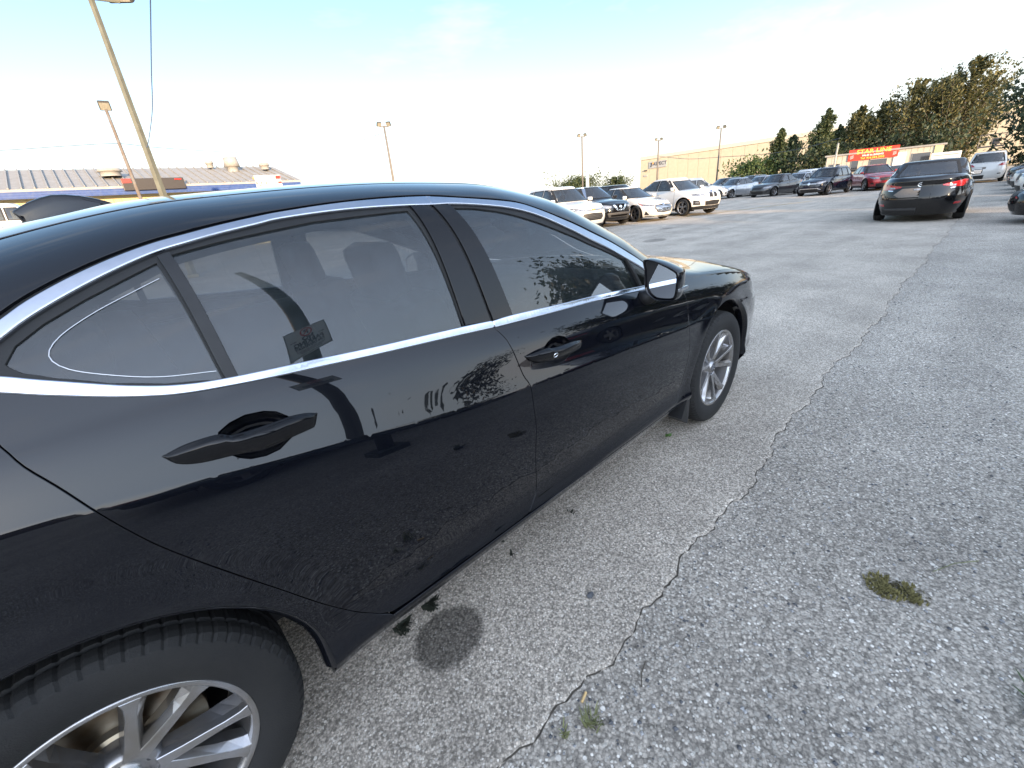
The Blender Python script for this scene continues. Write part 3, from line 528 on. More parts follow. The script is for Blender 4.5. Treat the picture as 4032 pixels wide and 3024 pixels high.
text_obj('lettering', 'STAR LINE', .50, 'sign_yellow', frame4((.02, -.035, .22), (1, 0, 0), (0, 0, 1)), rs, .01, .006, sx=1.12); text_obj('lettering', 'SALES & LEASING', .21, 'sign_white', frame4((.0, -.035, -.10), (1, 0, 0), (0, 0, 1)), rs, .01, .005); text_obj('lettering', 'Tel: 416.264.2055', .25, 'sign_yellow', frame4((-.0, -.035, -.34), (1, 0, 0), (0, 0, 1)), rs, .01, .004)
# white box body and boom lift beyond the office
x, y = polar(3.9, 52); bx_ = empty('box_trailer', (x, y, 0), R(-86), 'white box trailer between the office and the trees', 'trailer'); ob_('box', (0, 1.2, 1.35), (1.75, 2.4, 1.5), 'sign_white', .05, bx_); ob_('top_rail', (0, -.02, 1.92), (1.5, .05, .06), 'sign_grey', .01, bx_); ob_('chassis', (0, 1.2, .48), (1.4, 2.4, .18), 'void_black', .02, bx_)
for s_ in (-1, 1): bm = bmesh.new(); lathe(bm, [(0, -.1), (.3, -.1), (.33, 0), (.3, .1), (0, .1)], 20, cx=s_*.65, cz=.33); bmesh.ops.translate(bm, verts=bm.verts, vec=(0, 1.2, 0)); bm_obj('wheel', bm, 'tyre_rubber', bx_)
x, y = polar(1.3, 62); lf = empty('boom_lift', (x, y, 0), R(-88), 'raised boom lift basket before the tan wall at right', 'lift'); bm = bmesh.new(); tube(bm, [(-.9, .4, .4), (-.2, .3, 1.7), (.35, .1, 2.45)], .10, 8); bm_obj('boom', bm, 'grey_plastic', lf)
ob_('basket_floor', (0, 0, 2.32), (1.7, .8, .12), 'letter_dark', .02, lf); ob_('control_box', (.25, .1, 2.72), (.55, .3, .5), 'letter_dark', .04, lf); ob_('carriage', (-1.0, .5, .45), (1.6, 1.2, .5), 'grey_plastic', .08, lf)
bm = bmesh.new()
for z_ in (2.85, 3.3): tube(bm, [(-.82, -.38, z_), (.82, -.38, z_), (.82, .38, z_), (-.82, .38, z_), (-.82, -.38, z_)], .028, 6)
for x_ in (-.82, 0, .82):
    for y_ in (-.38, .38): tube(bm, [(x_, y_, 2.3), (x_, y_, 3.3)], .028, 6)
bm_obj('basket_rail', bm, 'letter_dark', lf)
for q in range(2): bm = bmesh.new(); lathe(bm, [(0, -.12), (.33, -.12), (.36, 0), (.33, .12), (0, .12)], 18, cx=-1.5+q*1.0, cz=.36); bm_obj('wheel', bm, 'tyre_rubber', lf)
# unseen building added behind the camera to keep the near ground in shade
P('shade_wall', (.20, .15, .12), rough=.85, var=.25, scale=3)
sh = empty('shade_building', (-24.5, -45.0, 0), 0, 'plain brown unseen building added behind the camera for its shade', 'building'); ob_('wall', (0, -3, 4.3), (34.0, 14, 8.6), 'shade_wall', .03, sh); ob_('roof', (0, -3, 8.7), (34.4, 14.6, .22), 'metal_roof', .03, sh)
for q in range(3): ob_('roller_door', (-9+9*q, 4.04, 1.9), (4.2, .12, 3.8), 'door_grey', .02, sh)

# ------------------------------------------------------------------ poles and cables
P('pole_paint', (.15, .15, .115), rough=.7, dust=(.11, .105, .075), scale=5); P('pole_rust', (.13, .095, .068), rough=.85, dust=(.17, .16, .15), scale=7); P('pole_grey', (.16, .14, .12), rough=.7, var=.3); P('lamp_body', (.09, .08, .065), rough=.6, metal=.3, var=.3); P('lamp_lens', (.30, .28, .22), rough=.3, var=.3); P('cable', (.04, .05, .07), rough=.6); P('cable_blue', (.10, .16, .30), rough=.5)
def light_pole(az, d, h, r_, label, mat, heads=2, square=False, size=.5, aim=0.0, name='light_pole', rb=1.3, lean=(0, 0)):
    x, y = polar(az, d); g_ = float(ground_z(x, y)); o = empty(name, (x, y, g_), R(az), label, 'lamp post', 'floodlight poles around the car park'); bm = bmesh.new()
    tube(bm, [(0, 0, 0), (lean[0]*h*.5, lean[1]*h*.5, h*.5), (lean[0]*h, lean[1]*h, h)], [r_*rb, r_*1.1, r_*.85], 4 if square else 10); bm_obj('pole', bm, mat, o, smooth=not square)
    bm = bmesh.new(); box(bm, (0, 0, .05), (r_*4, r_*4, .1), bevel=.02); bm_obj('base_plate', bm, mat, o)
    sp = size*.85
    if heads == 2:
        bm = bmesh.new(); tube(bm, [(0, -sp, h-.05), (0, sp, h-.05)], .035, 6); bm_obj('cross_arm', bm, mat, o)
    for k in range(heads):
        yo = (sp if k == 0 else -sp) if heads == 2 else 0; hd = empty('floodlight', (lean[0]*h, yo+lean[1]*h, h+size*.28)); hd.parent = o; hd.rotation_euler = (0, R(-35), aim+(R(25) if k == 0 else R(-25))*(heads == 2))
        bm = bmesh.new(); box(bm, (0, 0, 0), (size*.34, size*.85, size*.75), bevel=size*.09); bm_obj('housing', bm, 'lamp_body', hd); bm = bmesh.new(); box(bm, (-size*.18, 0, 0), (.02, size*.7, size*.6)); bm_obj('lens', bm, 'lamp_lens', hd)
    return o
p1 = light_pole(82.55, 15.5, 6.35, .070, 'tall grey green floodlight pole leaning over the workshop', 'pole_paint', 2, True, .62, 0, rb=1.5)
light_pole(84.4, 23, 5.5, .055, 'rusty pole with one floodlight left of the tall pole', 'pole_rust', 1, False, .40)
light_pole(59.8, 34, 6.6, .07, 'floodlight pole with two heads rising above the roof of the black sedan', 'pole_grey', 2, False, .36)
light_pole(37.3, 50, 6.7, .08, 'floodlight pole with two heads behind the black crossover', 'pole_grey', 2, False, .36)
light_pole(28.8, 62, 6.6, .09, 'floodlight pole with two heads in front of the warehouse sign', 'pole_grey', 2, False, .36)
light_pole(22.5, 76, 8.3, .10, 'thin floodlight pole before the warehouse wall', 'pole_grey', 2, False, .5)
x, y = polar(11.9, 56); 
bm = bmesh.new(); tube(bm, [(0, 0, 0), (0, 0, 3.9)], [.10, .08], 8); o = bm_obj('timber_post', bm, 'trailer_wall', None, loc=(x, y, 0)); tag(o, 'slim timber post left of the office trailer', 'post')
x, y = polar(36.75, 49.5); bm = bmesh.new(); tube(bm, [(0, 0, 0), (0, 0, 3.1), (0, 0, 3.2)], [.16, .16, .10], 10); o = bm_obj('marker_post', bm, 'sign_white', None, loc=(x, y, 0)); tag(o, 'white marker post at the foot of the floodlight pole', 'post')
def cable(name, pts, r_, mat, label):
    q = []
    for az, el, d in pts: x, y = polar(az, d); q.append((x, y, 1.352+d*math.tan(R(el))))
    q = [Vector(v) for v in q]; out = []
    for i in range(len(q)-1):
        for k in range(8): out.append(q[i].lerp(q[i+1], k/8))
    a3 = smooth3(q); bm = bmesh.new(); tube(bm, a3, r_, 5); o = bm_obj(name, bm, mat); return tag(o, label, 'cable')
def smooth3(q):
    q = [2*q[0]-q[1]]+q+[2*q[-1]-q[-2]]; out = []
    for i in range(1, len(q)-2):
        a, b, c, d = q[i-1:i+3]
        for k in range(8): t = k/8; out.append(.5*((2*b)+(c-a)*t+(2*a-5*b+4*c-d)*t*t+(3*b-a-3*c+d)*t**3))
    return out+[q[-2]]
cable('overhead_cable', [(76.6, 23.5, 6.5), (78.34, 18.55, 8.0), (80.02, 13.72, 10.0), (81.06, 10.56, 12.2), (82.17, 8.15, 15.0), (82.5, 7.6, 15.5)], .008, 'cable_blue', 'thin blue cable running overhead to the tall pole')
cable('overhead_cable', [(99, 6.9, 25), (92.21, 7.38, 24), (88, 7.75, 23.3), (84.5, 7.95, 23), (82.0, 7.66, 25), (78, 7.3, 30), (73.1, 6.99, 34), (66, 7.0, 42), (59.8, 8.4, 34.0)], .010, 'cable', 'thin dark cable strung between the poles on the left')
cable('overhead_cable', [(28.8, 3.4, 62), (25.5, 2.75, 66), (22.5, 2.6, 76), (18.5, 2.4, 68), (15, 2.5, 62), (11.9, 3.0, 56)], .03, 'cable', 'thin dark cable sagging across the warehouse wall')

# ------------------------------------------------------------------ warning sign on a pole beside the camera (mirrored in the door glass)
sp_ = empty('sign_pole', (-1.12, -3.30, -.012), 0, 'round dark green pole beside the camera', 'pole'); bm = bmesh.new(); tube(bm, [(0, 0, 0), (0, 0, 3), (0, 0, 6.2)], [.075, .07, .06], 14); P('pole_green', (.05, .065, .055), rough=.6, var=.4, scale=5); bm_obj('pole', bm, 'pole_green', sp_, smooth=True); bm = bmesh.new(); box(bm, (0, 0, .04), (.3, .3, .08), bevel=.01); bm_obj('base_plate', bm, 'pole_green', sp_)
nps = empty('warning_sign', (-1.14, -3.215, 2.30), R(180+10), 'white no parking sign fixed to the green pole', 'sign')
P('sign_print', (.05, .05, .055), rough=.5); bm = bmesh.new(); box(bm, (0, 0, 0), (.36, .006, .29), bevel=.002); bm_obj('plate', bm, 'sign_white', nps)
bm = bmesh.new(); q_ = [(-.172, -.004, -.137), (.172, -.004, -.137), (.172, -.004, .137), (-.172, -.004, .137), (-.172, -.004, -.137)]; tube(bm, q_, .003, 4); bm_obj('border', bm, 'sign_print', nps)
FR = lambda x, z: frame4((x, -.0035, z), (1, 0, 0), (0, 0, 1))
bm = bmesh.new(); tube(bm, [(.046*math.cos(a), -.005, .080+.046*math.sin(a)) for a in np.linspace(0, 2*math.pi, 33)], .006, 6); tube(bm, [(-.033, -.005, .113), (.033, -.005, .047)], .005, 6); bm_obj('prohibition_ring', bm, 'led_red', nps); text_obj('lettering', 'P', .075, 'sign_print', FR(0, .079), nps, .001, .003)
for s_ in (-1, 1): bm = bmesh.new(); box(bm, (s_*.12, -.004, .012), (.05, .002, .007)); bm_obj('dash', bm, 'sign_print', nps)
text_obj('lettering', 'NO', .062, 'sign_print', FR(0, .010), nps, .001, .003); text_obj('lettering', 'PARKING', .060, 'sign_print', FR(0, -.036), nps, .001, .003); text_obj('lettering', 'ON DRIVEWAY', .036, 'sign_print', FR(0, -.075), nps, .001, .002)
for q in range(3): bm = bmesh.new(); box(bm, (0, -.004, -.099-.011*q), (.24-.03*q, .002, .004)); bm_obj('small_print', bm, 'sign_print', nps)

# ------------------------------------------------------------------ small things on the ground
P('moss', (.19, .165, .06), rough=.95, var=.5, scale=60); P('grass_blade', (.22, .23, .10), rough=.7, var=.5, scale=30); P('weed_dark', (.025, .030, .018), rough=.8, var=.4); P('butt_paper', (.70, .48, .22), rough=.8); P('weed_green', (.05, .085, .025), rough=.7, var=.4, scale=40); P('leaf_green', (.07, .14, .03), rough=.6)
def tuft(name, x, y, n_, ln, label, mat, seed, spread=.03, w=.0022):
    rg = random.Random(seed); V = []; F_ = []
    for i in range(n_):
        a = rg.random()*6.28; d = rg.random()*spread; bx0, by0 = d*math.cos(a*1.7), d*math.sin(a*1.7); l_ = ln*(.5+rg.random()); ox_, oy_ = math.cos(a)*l_*.75, math.sin(a)*l_*.75; k = len(V); px, py = -math.sin(a)*w, math.cos(a)*w
        V += [(bx0-px, by0-py, 0), (bx0+px, by0+py, 0), (bx0+ox_*.5+px*.8, by0+oy_*.5+py*.8, l_*.55), (bx0+ox_*.5-px*.8, by0+oy_*.5-py*.8, l_*.55), (bx0+ox_, by0+oy_, l_*.7)]; F_ += [(k, k+1, k+2, k+3), (k+3, k+2, k+4)]
    o = obj(name, V, F_, mat, None, loc=(x, y, -.006 if y < -1.27 else 0)); return tag(o, label, 'grass' if 'grass' in name else 'plant')
tuft('grass_tuft', -1.896, -1.374, 55, .028, 'small pale grass tuft growing from the pavement joint', 'grass_blade', 1)
tuft('grass_tuft', -1.97, -1.33, 14, .025, 'tiny grass sprout just behind the grass tuft', 'grass_blade', 2, .015)
tuft('moss_patch', -.842, -1.864, 520, .013, 'flat olive moss patch on the worn asphalt', 'moss', 3, .062, .003); tuft('moss_patch', -.825, -1.935, 260, .011, 'smaller moss streak beside the olive moss patch', 'moss', 4, .045, .003)
tuft('weed', -1.985, -.705, 90, .028, 'dark weed under the sill above the oil stain', 'weed_dark', 5, .035, .004); tuft('weed', -2.105, -.712, 90, .026, 'dark weed under the sill left of the oil stain', 'weed_dark', 6, .035, .004)
tuft('weed', -1.09, -2.225, 50, .07, 'green weed at the right edge of the picture', 'weed_green', 7, .03, .006); tuft('weed', -1.62, -.76, 16, .015, 'tiny dark weed below the joint between the doors', 'weed_dark', 9, .02, .003); tuft('weed', -1.25, -.78, 12, .014, 'tiny dark weed below the front door', 'weed_dark', 10, .02, .003)
lv = [(.0, 0, .004), (.022, .012, .010), (.045, .006, .006), (.052, -.012, .012), (.03, -.022, .005), (.008, -.016, .011), (.026, -.004, .015)]; o = obj('fallen_leaf', lv, [(6, i, (i+1) % 6) for i in range(6)], 'leaf_green', None, loc=(-.385, -.79, 0)); tag(o, 'green leaf lying behind the front wheel', 'leaf')
bm = bmesh.new(); tube(bm, [(0, 0, 0), (.030, .008, 0)], .004, 8); o = bm_obj('cigarette_butt', bm, 'butt_paper', None, loc=(-1.875, -1.318, -.002)); tag(o, 'orange cigarette butt beside the grass tuft', 'litter')
bm = bmesh.new(); tube(bm, [(0, 0, 0), (.035, .02, .004), (.075, .03, .002)], .0016, 5); o = bm_obj('twig', bm, 'bark', None, loc=(-1.72, -1.42, -.004)); tag(o, 'thin dark twig on the worn asphalt', 'twig')
bm = bmesh.new(); tube(bm, [(0, 0, 0), (.09, -.05, .004), (.16, -.11, .002)], .0014, 5); o = bm_obj('straw_stem', bm, 'grass_blade', None, loc=(-.66, -1.97, -.004)); tag(o, 'pale dry stem beyond the moss patch', 'twig')
bm = bmesh.new(); bmesh.ops.create_icosphere(bm, subdivisions=1, radius=.015); bmesh.ops.scale(bm, verts=bm.verts, vec=(1.2, .9, .5)); o = bm_obj('flat_stone', bm, 'stone_dark', None, loc=(-1.565, -1.119, .003)); tag(o, 'flat dark stone alone on the smooth asphalt', 'stone')
# ------------------------------------------------------------------ the black sedan in the foreground
class Tlx:
    XR,XF=-3.86,0.96
    zc=staticmethod(interp([-3.9,-3.3,-2.75,-2.475,-2.35,-2.177,-1.837,-1.593,-1.0,-0.477,0.0,0.5,1.0],[.965,.975,.962,.923,.900,.872,.822,.800,.757,.715,.70,.67,.63]))
    zb=staticmethod(interp([-3.9,-3.3,-2.9,-2.5,-2.1,-1.7,-1.2,-0.8,-0.4,0.0,0.4,0.7,0.95],[1.00,1.05,1.075,1.07,1.045,1.012,.982,.954,.928,.888,.828,.75,.67]))
    wc=staticmethod(interp([-3.9,-3.75,-3.5,-3.0,-2.6,-2.0,-1.4,-0.5,0.0,.35,.6,.8,.96],[.74,.80,.855,.90,.912,.914,.914,.912,.912,.898,.86,.78,.64]))
    zt=staticmethod(interp([-3.9,-3.7,-3.35,-3.0,-2.6,-2.2,-1.8,-1.45,-1.15,-.8,-.45,-.15,0.2,.5,.75,.96],[1.0,1.075,1.10,1.20,1.364,1.446,1.462,1.450,1.394,1.230,1.030,.952,.928,.865,.78,.70]))
    nn=staticmethod(interp([-3.9,-3.2,-2.6,-1.5,-.8,-.3,0.2,.95],[2.6,2.8,4.0,4.5,4.2,3.0,2.6,2.4]))
    tm=staticmethod(interp([-3.9,-3.0,-2.4,-1.2,-.6,-.2,1.0],[.02,.10,.14,.13,.10,.03,0]))
    kf=staticmethod(interp([-3.9,-3.6,-3.0,-2.4,-1.9,-1.4,-1.0,-.5,0.0,.4,.96],[-.10,-.12,-.20,-.14,-.04,.03,.14,.30,.25,.12,.14]))
    _t=np.linspace(0,1,201)
    @staticmethod
    def prof(v, total, t):
        g = np.tan(np.radians(np.interp(t, [0, .05, .15, .35, .55, .8, 1], v))); w = np.clip((t-.5)/.2, 0, 1); st = lambda q: float(np.sum((q[1:]+q[:-1])/2)/200)
        k = (total-st(g*(1-w)))/st(g*w); g = g*(1-w)+g*w*k; return np.concatenate([[0], np.cumsum((g[1:]+g[:-1])/2)/200])
    A_dn=np.interp(_t,[0,.05,.12,.22,.45,.7,.9,1],[22,19,5,-5,-4,1,6,8])
    I_dn=np.concatenate([[0],np.cumsum(np.tan(np.radians((A_dn[1:]+A_dn[:-1])/2)))/200])
    ZD=.328
    I_rear=prof.__func__([21,21,20,19,20,27,34],.3947,_t); I_front=prof.__func__([20,20,17,10,13,27,36],.3947,_t)
    def bump(s,x,z):
        r1=np.hypot(x,z-.34); r2=np.hypot(x+2.775,z-.34)
        b=.010*np.exp(-((r1-.40)/.06)**2)+.010*np.exp(-((r2-.40)/.06)**2)
        b=b+.012*np.exp(-((x-.05)/.45)**2-((z-.80)/.07)**2)
        return b
    def ylow(s,x,z):
        zc=s.zc(x); zb=s.zb(x); w=s.wc(x)
        t=np.clip((z-zc)/(zb-zc),0,1); k=np.clip((-1.35-x)/.65,0,1); k=k*k*(3-2*k); yu=w-(np.interp(t,s._t,s.I_rear)*k+np.interp(t,s._t,s.I_front)*(1-k))*(zb-zc)
        v=np.clip((z-s.ZD)/(zc-s.ZD),0,1); yd=w+(s.I_dn[-1]-np.interp(v,s._t,s.I_dn))*(zc-s.ZD)
        y=np.where(z>zc,yu,yd)
        y=np.where(z<s.ZD,y-(s.ZD-z)*.35-(np.maximum(s.ZD-z-.03,0))*.35,y)
        return y+s.bump(x,z)
    def yb(s,x): return s.ylow(x,s.zb(x))
    def phi(s,x,z):
        u=np.clip((z-s.zb(x))/np.maximum(s.zt(x)-s.zb(x),1e-4),0,.99999); return 1-(1-u)**(1/s.nn(x))
    def q(s,x,z):
        zb=s.zb(x); return np.where(z<=zb,z,zb+s.phi(x,z))
    def S(s,x,q):
        """surface point (right side y negative) for station x and section coordinate q"""
        x=np.asarray(x,float); q=np.asarray(q,float)
        zb=s.zb(x); zl=np.minimum(q,zb); yl=s.ylow(x,zl); yb=s.yb(x)
        ph=np.clip(q-zb,0,1); n=s.nn(x); u=1-(1-ph)**n; h=s.zt(x)-zb
        yu=(yb-s.tm(x)*u)*np.maximum(1-u**n,0)**(1/n)
        up=q>zb
        y=np.where(up,yu,yl); z=np.where(up,zb+h*u,q)
        xx=np.where(up,x+s.kf(x)*(1-(np.minimum(y/yb,1))**2),x)
        return np.stack([xx,-y,z],-1)

# panel lines on the body surface: (station x, section coordinate q) in metres
C_out=[(-2.582,1.267),(-2.539,1.29),(-2.476,1.313),(-2.409,1.33),(-2.337,1.341),(-2.267,1.345),(-2.148,1.357),(-2.083,1.3615),(-1.927,1.361),(-1.688,1.345),(-1.562,1.32),(-1.432,1.297),(-1.339,1.282),(-1.249,1.249),(-1.151,1.211),(-1.038,1.177),(-0.9,1.15),(-0.795,1.113),(-0.71,1.077)]
C_in=[(-2.594,1.239),(-2.552,1.261),(-2.488,1.285),(-2.42,1.305),(-2.344,1.321),(-2.276,1.326),(-2.155,1.337),(-2.095,1.343),(-1.943,1.336),(-1.7,1.308),(-1.618,1.303),(-1.493,1.283),(-1.358,1.254),(-1.266,1.225),(-1.168,1.186),(-1.056,1.147),(-0.921,1.114),(-0.731,1.048)]
L_up=[(-2.624,1.172),(-2.588,1.147),(-2.535,1.118),(-2.49,1.099),(-2.437,1.084),(-2.363,1.073),(-2.195,1.058),(-1.993,1.041),(-1.657,1.014),(-1.564,1.01),(-1.352,0.997),(-1.075,0.981),(-0.779,0.961)]
L_lo=[(-2.633,1.152),(-2.597,1.13),(-2.543,1.105),(-2.496,1.089),(-2.442,1.076),(-2.365,1.066),(-2.201,1.05),(-2.0,1.032),(-1.65,1.004),(-1.361,0.987),(-1.082,0.972),(-0.776,0.949)]
gapB=[(-1.65,0.995),(-1.63,0.961),(-1.619,0.912),(-1.605,0.839),(-1.59,0.801),(-1.59,0.73),(-1.589,0.649),(-1.599,0.54),(-1.597,0.407),(-1.618,0.369),(-1.657,0.338)]
cut=[(-2.671,1.078),(-2.659,1.042),(-2.638,1.001),(-2.615,0.952),(-2.587,0.891),(-2.552,0.825),(-2.482,0.715),(-2.42,0.619),(-2.343,0.493),(-2.287,0.413),(-2.231,0.358)]
gapF=[(-0.447,0.873),(-0.441,0.828),(-0.445,0.772),(-0.455,0.711),(-0.452,0.645),(-0.457,0.578),(-0.473,0.513),(-0.5,0.413),(-0.53,0.359),(-0.564,0.312)]
hoodgap=[(-0.271,1.193),(-0.228,1.103),(-0.124,1.028),(0.021,1.005),(0.143,0.998)]
g_quarter=[(-2.61,1.193),(-2.587,1.219),(-2.542,1.243),(-2.478,1.265),(-2.41,1.283),(-2.353,1.298),(-2.367,1.076),(-2.372,1.076),(-2.452,1.093),(-2.518,1.116),(-2.572,1.147),(-2.601,1.171),(-2.608,1.185)]
g_rear=[(-2.324,1.308),(-2.177,1.313),(-2.035,1.317),(-1.916,1.308),(-1.777,1.3),(-1.757,1.024),(-1.992,1.043),(-2.194,1.06),(-2.344,1.073)]
g_front=[(-1.633,1.29),(-1.544,1.279),(-1.46,1.257),(-1.375,1.229),(-1.283,1.199),(-1.181,1.165),(-1.066,1.13),(-0.927,1.102),(-0.836,1.082),(-0.778,0.963),(-1.074,0.982),(-1.351,0.998),(-1.563,1.011)]
divider=[(-2.345,1.307),(-2.326,1.31),(-2.343,1.073),(-2.363,1.075)]
applR=[(-1.761,1.308),(-1.706,1.306),(-1.658,1.016),(-1.754,1.025)]
applF=[(-1.689,1.304),(-1.634,1.297),(-1.563,1.011),(-1.647,1.016)]
gapBup=[(-1.684,1.342),(-1.694,1.312),(-1.654,1.014)]
hR_cup=[(-2.422,0.973),(-2.412,0.992),(-2.39,1.001),(-2.361,1.005),(-2.328,1.0),(-2.307,0.991),(-2.29,0.975),(-2.281,0.953),(-2.296,0.935),(-2.327,0.921),(-2.354,0.92),(-2.381,0.926),(-2.399,0.937),(-2.412,0.952)]
hR=[(-2.505,0.987),(-2.463,0.992),(-2.416,0.989),(-2.398,0.98),(-2.343,0.975),(-2.291,0.973),(-2.262,0.969),(-2.231,0.959),(-2.251,0.936),(-2.292,0.935),(-2.339,0.933),(-2.411,0.946),(-2.459,0.955),(-2.49,0.968)]
hF_cup=[(-1.49,0.886),(-1.481,0.898),(-1.462,0.908),(-1.435,0.915),(-1.403,0.914),(-1.377,0.904),(-1.358,0.888),(-1.342,0.867),(-1.362,0.843),(-1.394,0.83),(-1.421,0.828),(-1.445,0.83),(-1.465,0.841),(-1.483,0.857)]
hF=[(-1.58,0.893),(-1.494,0.895),(-1.472,0.889),(-1.353,0.88),(-1.293,0.869),(-1.313,0.846),(-1.365,0.844),(-1.45,0.847),(-1.491,0.854),(-1.538,0.865),(-1.561,0.874)]
mirror=[(-0.694,1.106),(-0.415,1.064),(-0.574,0.872),(-0.726,0.919)]
T = Tlx(); S0 = T.S
def zb_(x): return float(T.zb(x))
def up(x, f): return (x, zb_(x)+f)
def rng(a, b, st): 
    n_ = max(2, int(abs(b-a)/st)+1); return list(np.linspace(a, b, n_))
def arc(cx, cz, r, a0, a1, n_=40): return [(cx+r*math.cos(R(a)), cz+r*math.sin(R(a))) for a in np.linspace(a0, a1, n_)]
def crease_pts(x0, x1):
    out = []
    for x in np.arange(x0, x1, .014):
        z = float(T.zc(x)); out += [(x, z+d) for d in (-.018, -.008, 0.0, .008, .018)]
    return out
sedan = empty('parked_sedan', (0, 0, 0), 0, 'large glossy black sedan close to the camera with bright window trim', 'car')
BP = 'black_paint'
def both_sides(*os):
    for o in os: mirror_y(o)
gasket = [(x, q+.017) for x, q in C_out]
L_lo_s = smooth_line(L_lo[::-1]); g_s = smooth_line(gasket)      # L_lo_s runs front -> rear, g_s rear -> front
opening = [up(-.635, .028), (-.66, .947)]+L_lo_s+[(-2.69, 1.166), (-2.735, 1.19), (-2.735, 1.222), (-2.68, 1.248)]+g_s+[(-.66, 1.05), up(-.61, .075)]
cut_s = smooth_line(cut); gapB_s = smooth_line(gapB); gapF_s = smooth_line(gapF)
AR = .405
# --- side body: rear quarter, C-pillar, roof rail and A-pillar in one pressing
ditch = [up(-3.45, .30), up(-3.15, .30), up(-2.9, .36), up(-2.7, .44), up(-2.5, .475), up(-2.2, .48), up(-1.8, .48), up(-1.45, .475), up(-1.2, .46), up(-1.0, .425), up(-.8, .375), up(-.6, .31), up(-.45, .25), up(-.37, .22)]
side_o = [(-2.345, .224), (-2.366, .232), (-2.378, .25), (-2.380, .28)]+arc(-2.775, .345, AR, -4, 187)+[(-3.20, .25), (-3.32, .26), (-3.40, .55), (-3.45, .70), (-3.45, .95)]
side_o += smooth_line(ditch, .03)+[up(-.40, .05), up(-.47, .022)]
side_o += [up(-.61, .028), up(-.61, .075), (-.66, 1.05)]+g_s[::-1]+[(-2.68, 1.248), (-2.735, 1.222), (-2.735, 1.19), (-2.69, 1.166), (-2.678, 1.155)]
side_o += cut_s+[(-2.21, .345), (-2.20, .335), (-2.20, .222)]
ob = panel('side_body', S0, side_o, BP, sedan, gap=.002, step=.022, vstep=.014, extra=crease_pts(-3.44, -2.3), depth=.02); both_sides(ob)
# --- doors
fd = [(-.66, .945)]+L_lo_s[:]
i_b = min(range(len(L_lo_s)), key=lambda i: abs(L_lo_s[i][0]+1.652))
belt_f = L_lo_s[:i_b]; belt_r = L_lo_s[i_b:]
front_o = [(-.46, .925), (-.56, .942), (-.66, .945)]+belt_f+[(-1.652, 1.003)]+gapB_s+[(-1.645, .334)]+[(x, .334-.022*(x+1.64)/1.07) for x in rng(-1.60, -.60, .05)]+gapF_s[::-1]
rear_o = [(-1.652, 1.003)]+belt_r[1:]+[(-2.672, 1.158)]+cut_s+[(-2.20, .343)]+[(x, .340-.006*(x+2.2)/.55) for x in rng(-2.15, -1.70, .05)]+[(-1.66, .336)]+gapB_s[::-1]
fdoor = panel('front_door', S0, front_o, BP, sedan, holes=[hF_cup], gap=.0022, step=.018, extra=crease_pts(-1.62, -.44), depth=.02)
rdoor = panel('rear_door', S0, rear_o, BP, sedan, holes=[hR_cup], gap=.0022, step=.018, extra=crease_pts(-2.65, -1.6), depth=.02)
def handle(door, cup, out, ntop, key=False):
    c2 = np.array(densify(cup, .012)); cen = c2.mean(0); V = []; F_ = []; k = len(c2)
    for r_, d_ in ((1.0, .001), (.97, .008), (.88, .020), (.7, .032), (.4, .040), (.02, .042)):
        p2 = cen+(c2-cen)*r_; n_, _, _ = surf_normal(S0, p2[:, 0], p2[:, 1], 1); V.append(S0(p2[:, 0], p2[:, 1])-n_*d_)
    for q in range(5):
        for i in range(k): F_.append((q*k+i, q*k+(i+1) % k, (q+1)*k+(i+1) % k, (q+1)*k+i))
    obj('handle_recess', np.concatenate(V), [f[::-1] for f in F_], BP, door, smooth=True)
    o2 = np.array(out); x0, x1 = o2[:, 0].min(), o2[:, 0].max(); tp = out[:ntop]; bt = [out[0]]+out[ntop:][::-1]+[out[ntop-1]]
    fh = interp([q[0] for q in tp], [q[1] for q in tp]); fl = interp([q[0] for q in bt], [q[1] for q in bt])
    out = [(x, float(fh(x))) for x in np.linspace(x0, x1, 60)]+[(x, float(fl(x))) for x in np.linspace(x1, x0, 60)[1:-1]]
    crf = interp([0, .08, .35, .66, .76, .84, 1], [.42, .56, .80, 1.0, .995, .92, .60])
    def SH(x, q):
        x = np.asarray(x, float); q = np.asarray(q, float); n_, _, _ = surf_normal(S0, x, q, 1)
        s_ = np.clip((x-x0)/(x1-x0), .001, .999); b = .040*np.sin(np.pi*s_)**.55
        v = np.clip((q-fl(x))/np.maximum(fh(x)-fl(x), .004), 0, 1)
        cr_ = crf(v)
        return S0(x, q)+n_*(b*cr_)[..., None]
    o = panel('door_handle', SH, out, 'black_gloss_trim', door, step=.005, depth=.016, round_=.003)
    if key:
        p2 = np.array([[-1.474, .868]]); n_, du, dv = surf_normal(SH, p2[:, 0], p2[:, 1], 1); c_ = SH(p2[:, 0], p2[:, 1])[0]+n_[0]*.0015
        bm = bmesh.new(); tube(bm, [Vector(c_)+(Vector(du[0]).normalized()*math.cos(a)+Vector(dv[0]).normalized()*math.sin(a))*.0085 for a in np.linspace(0, 2*math.pi, 25)], .0012, 6)
        bm_obj('key_ring', bm, 'chrome', o)
    return o
handle(fdoor, hF_cup, hF, 5, True); handle(rdoor, hR_cup, hR, 8)
both_sides(fdoor, rdoor)
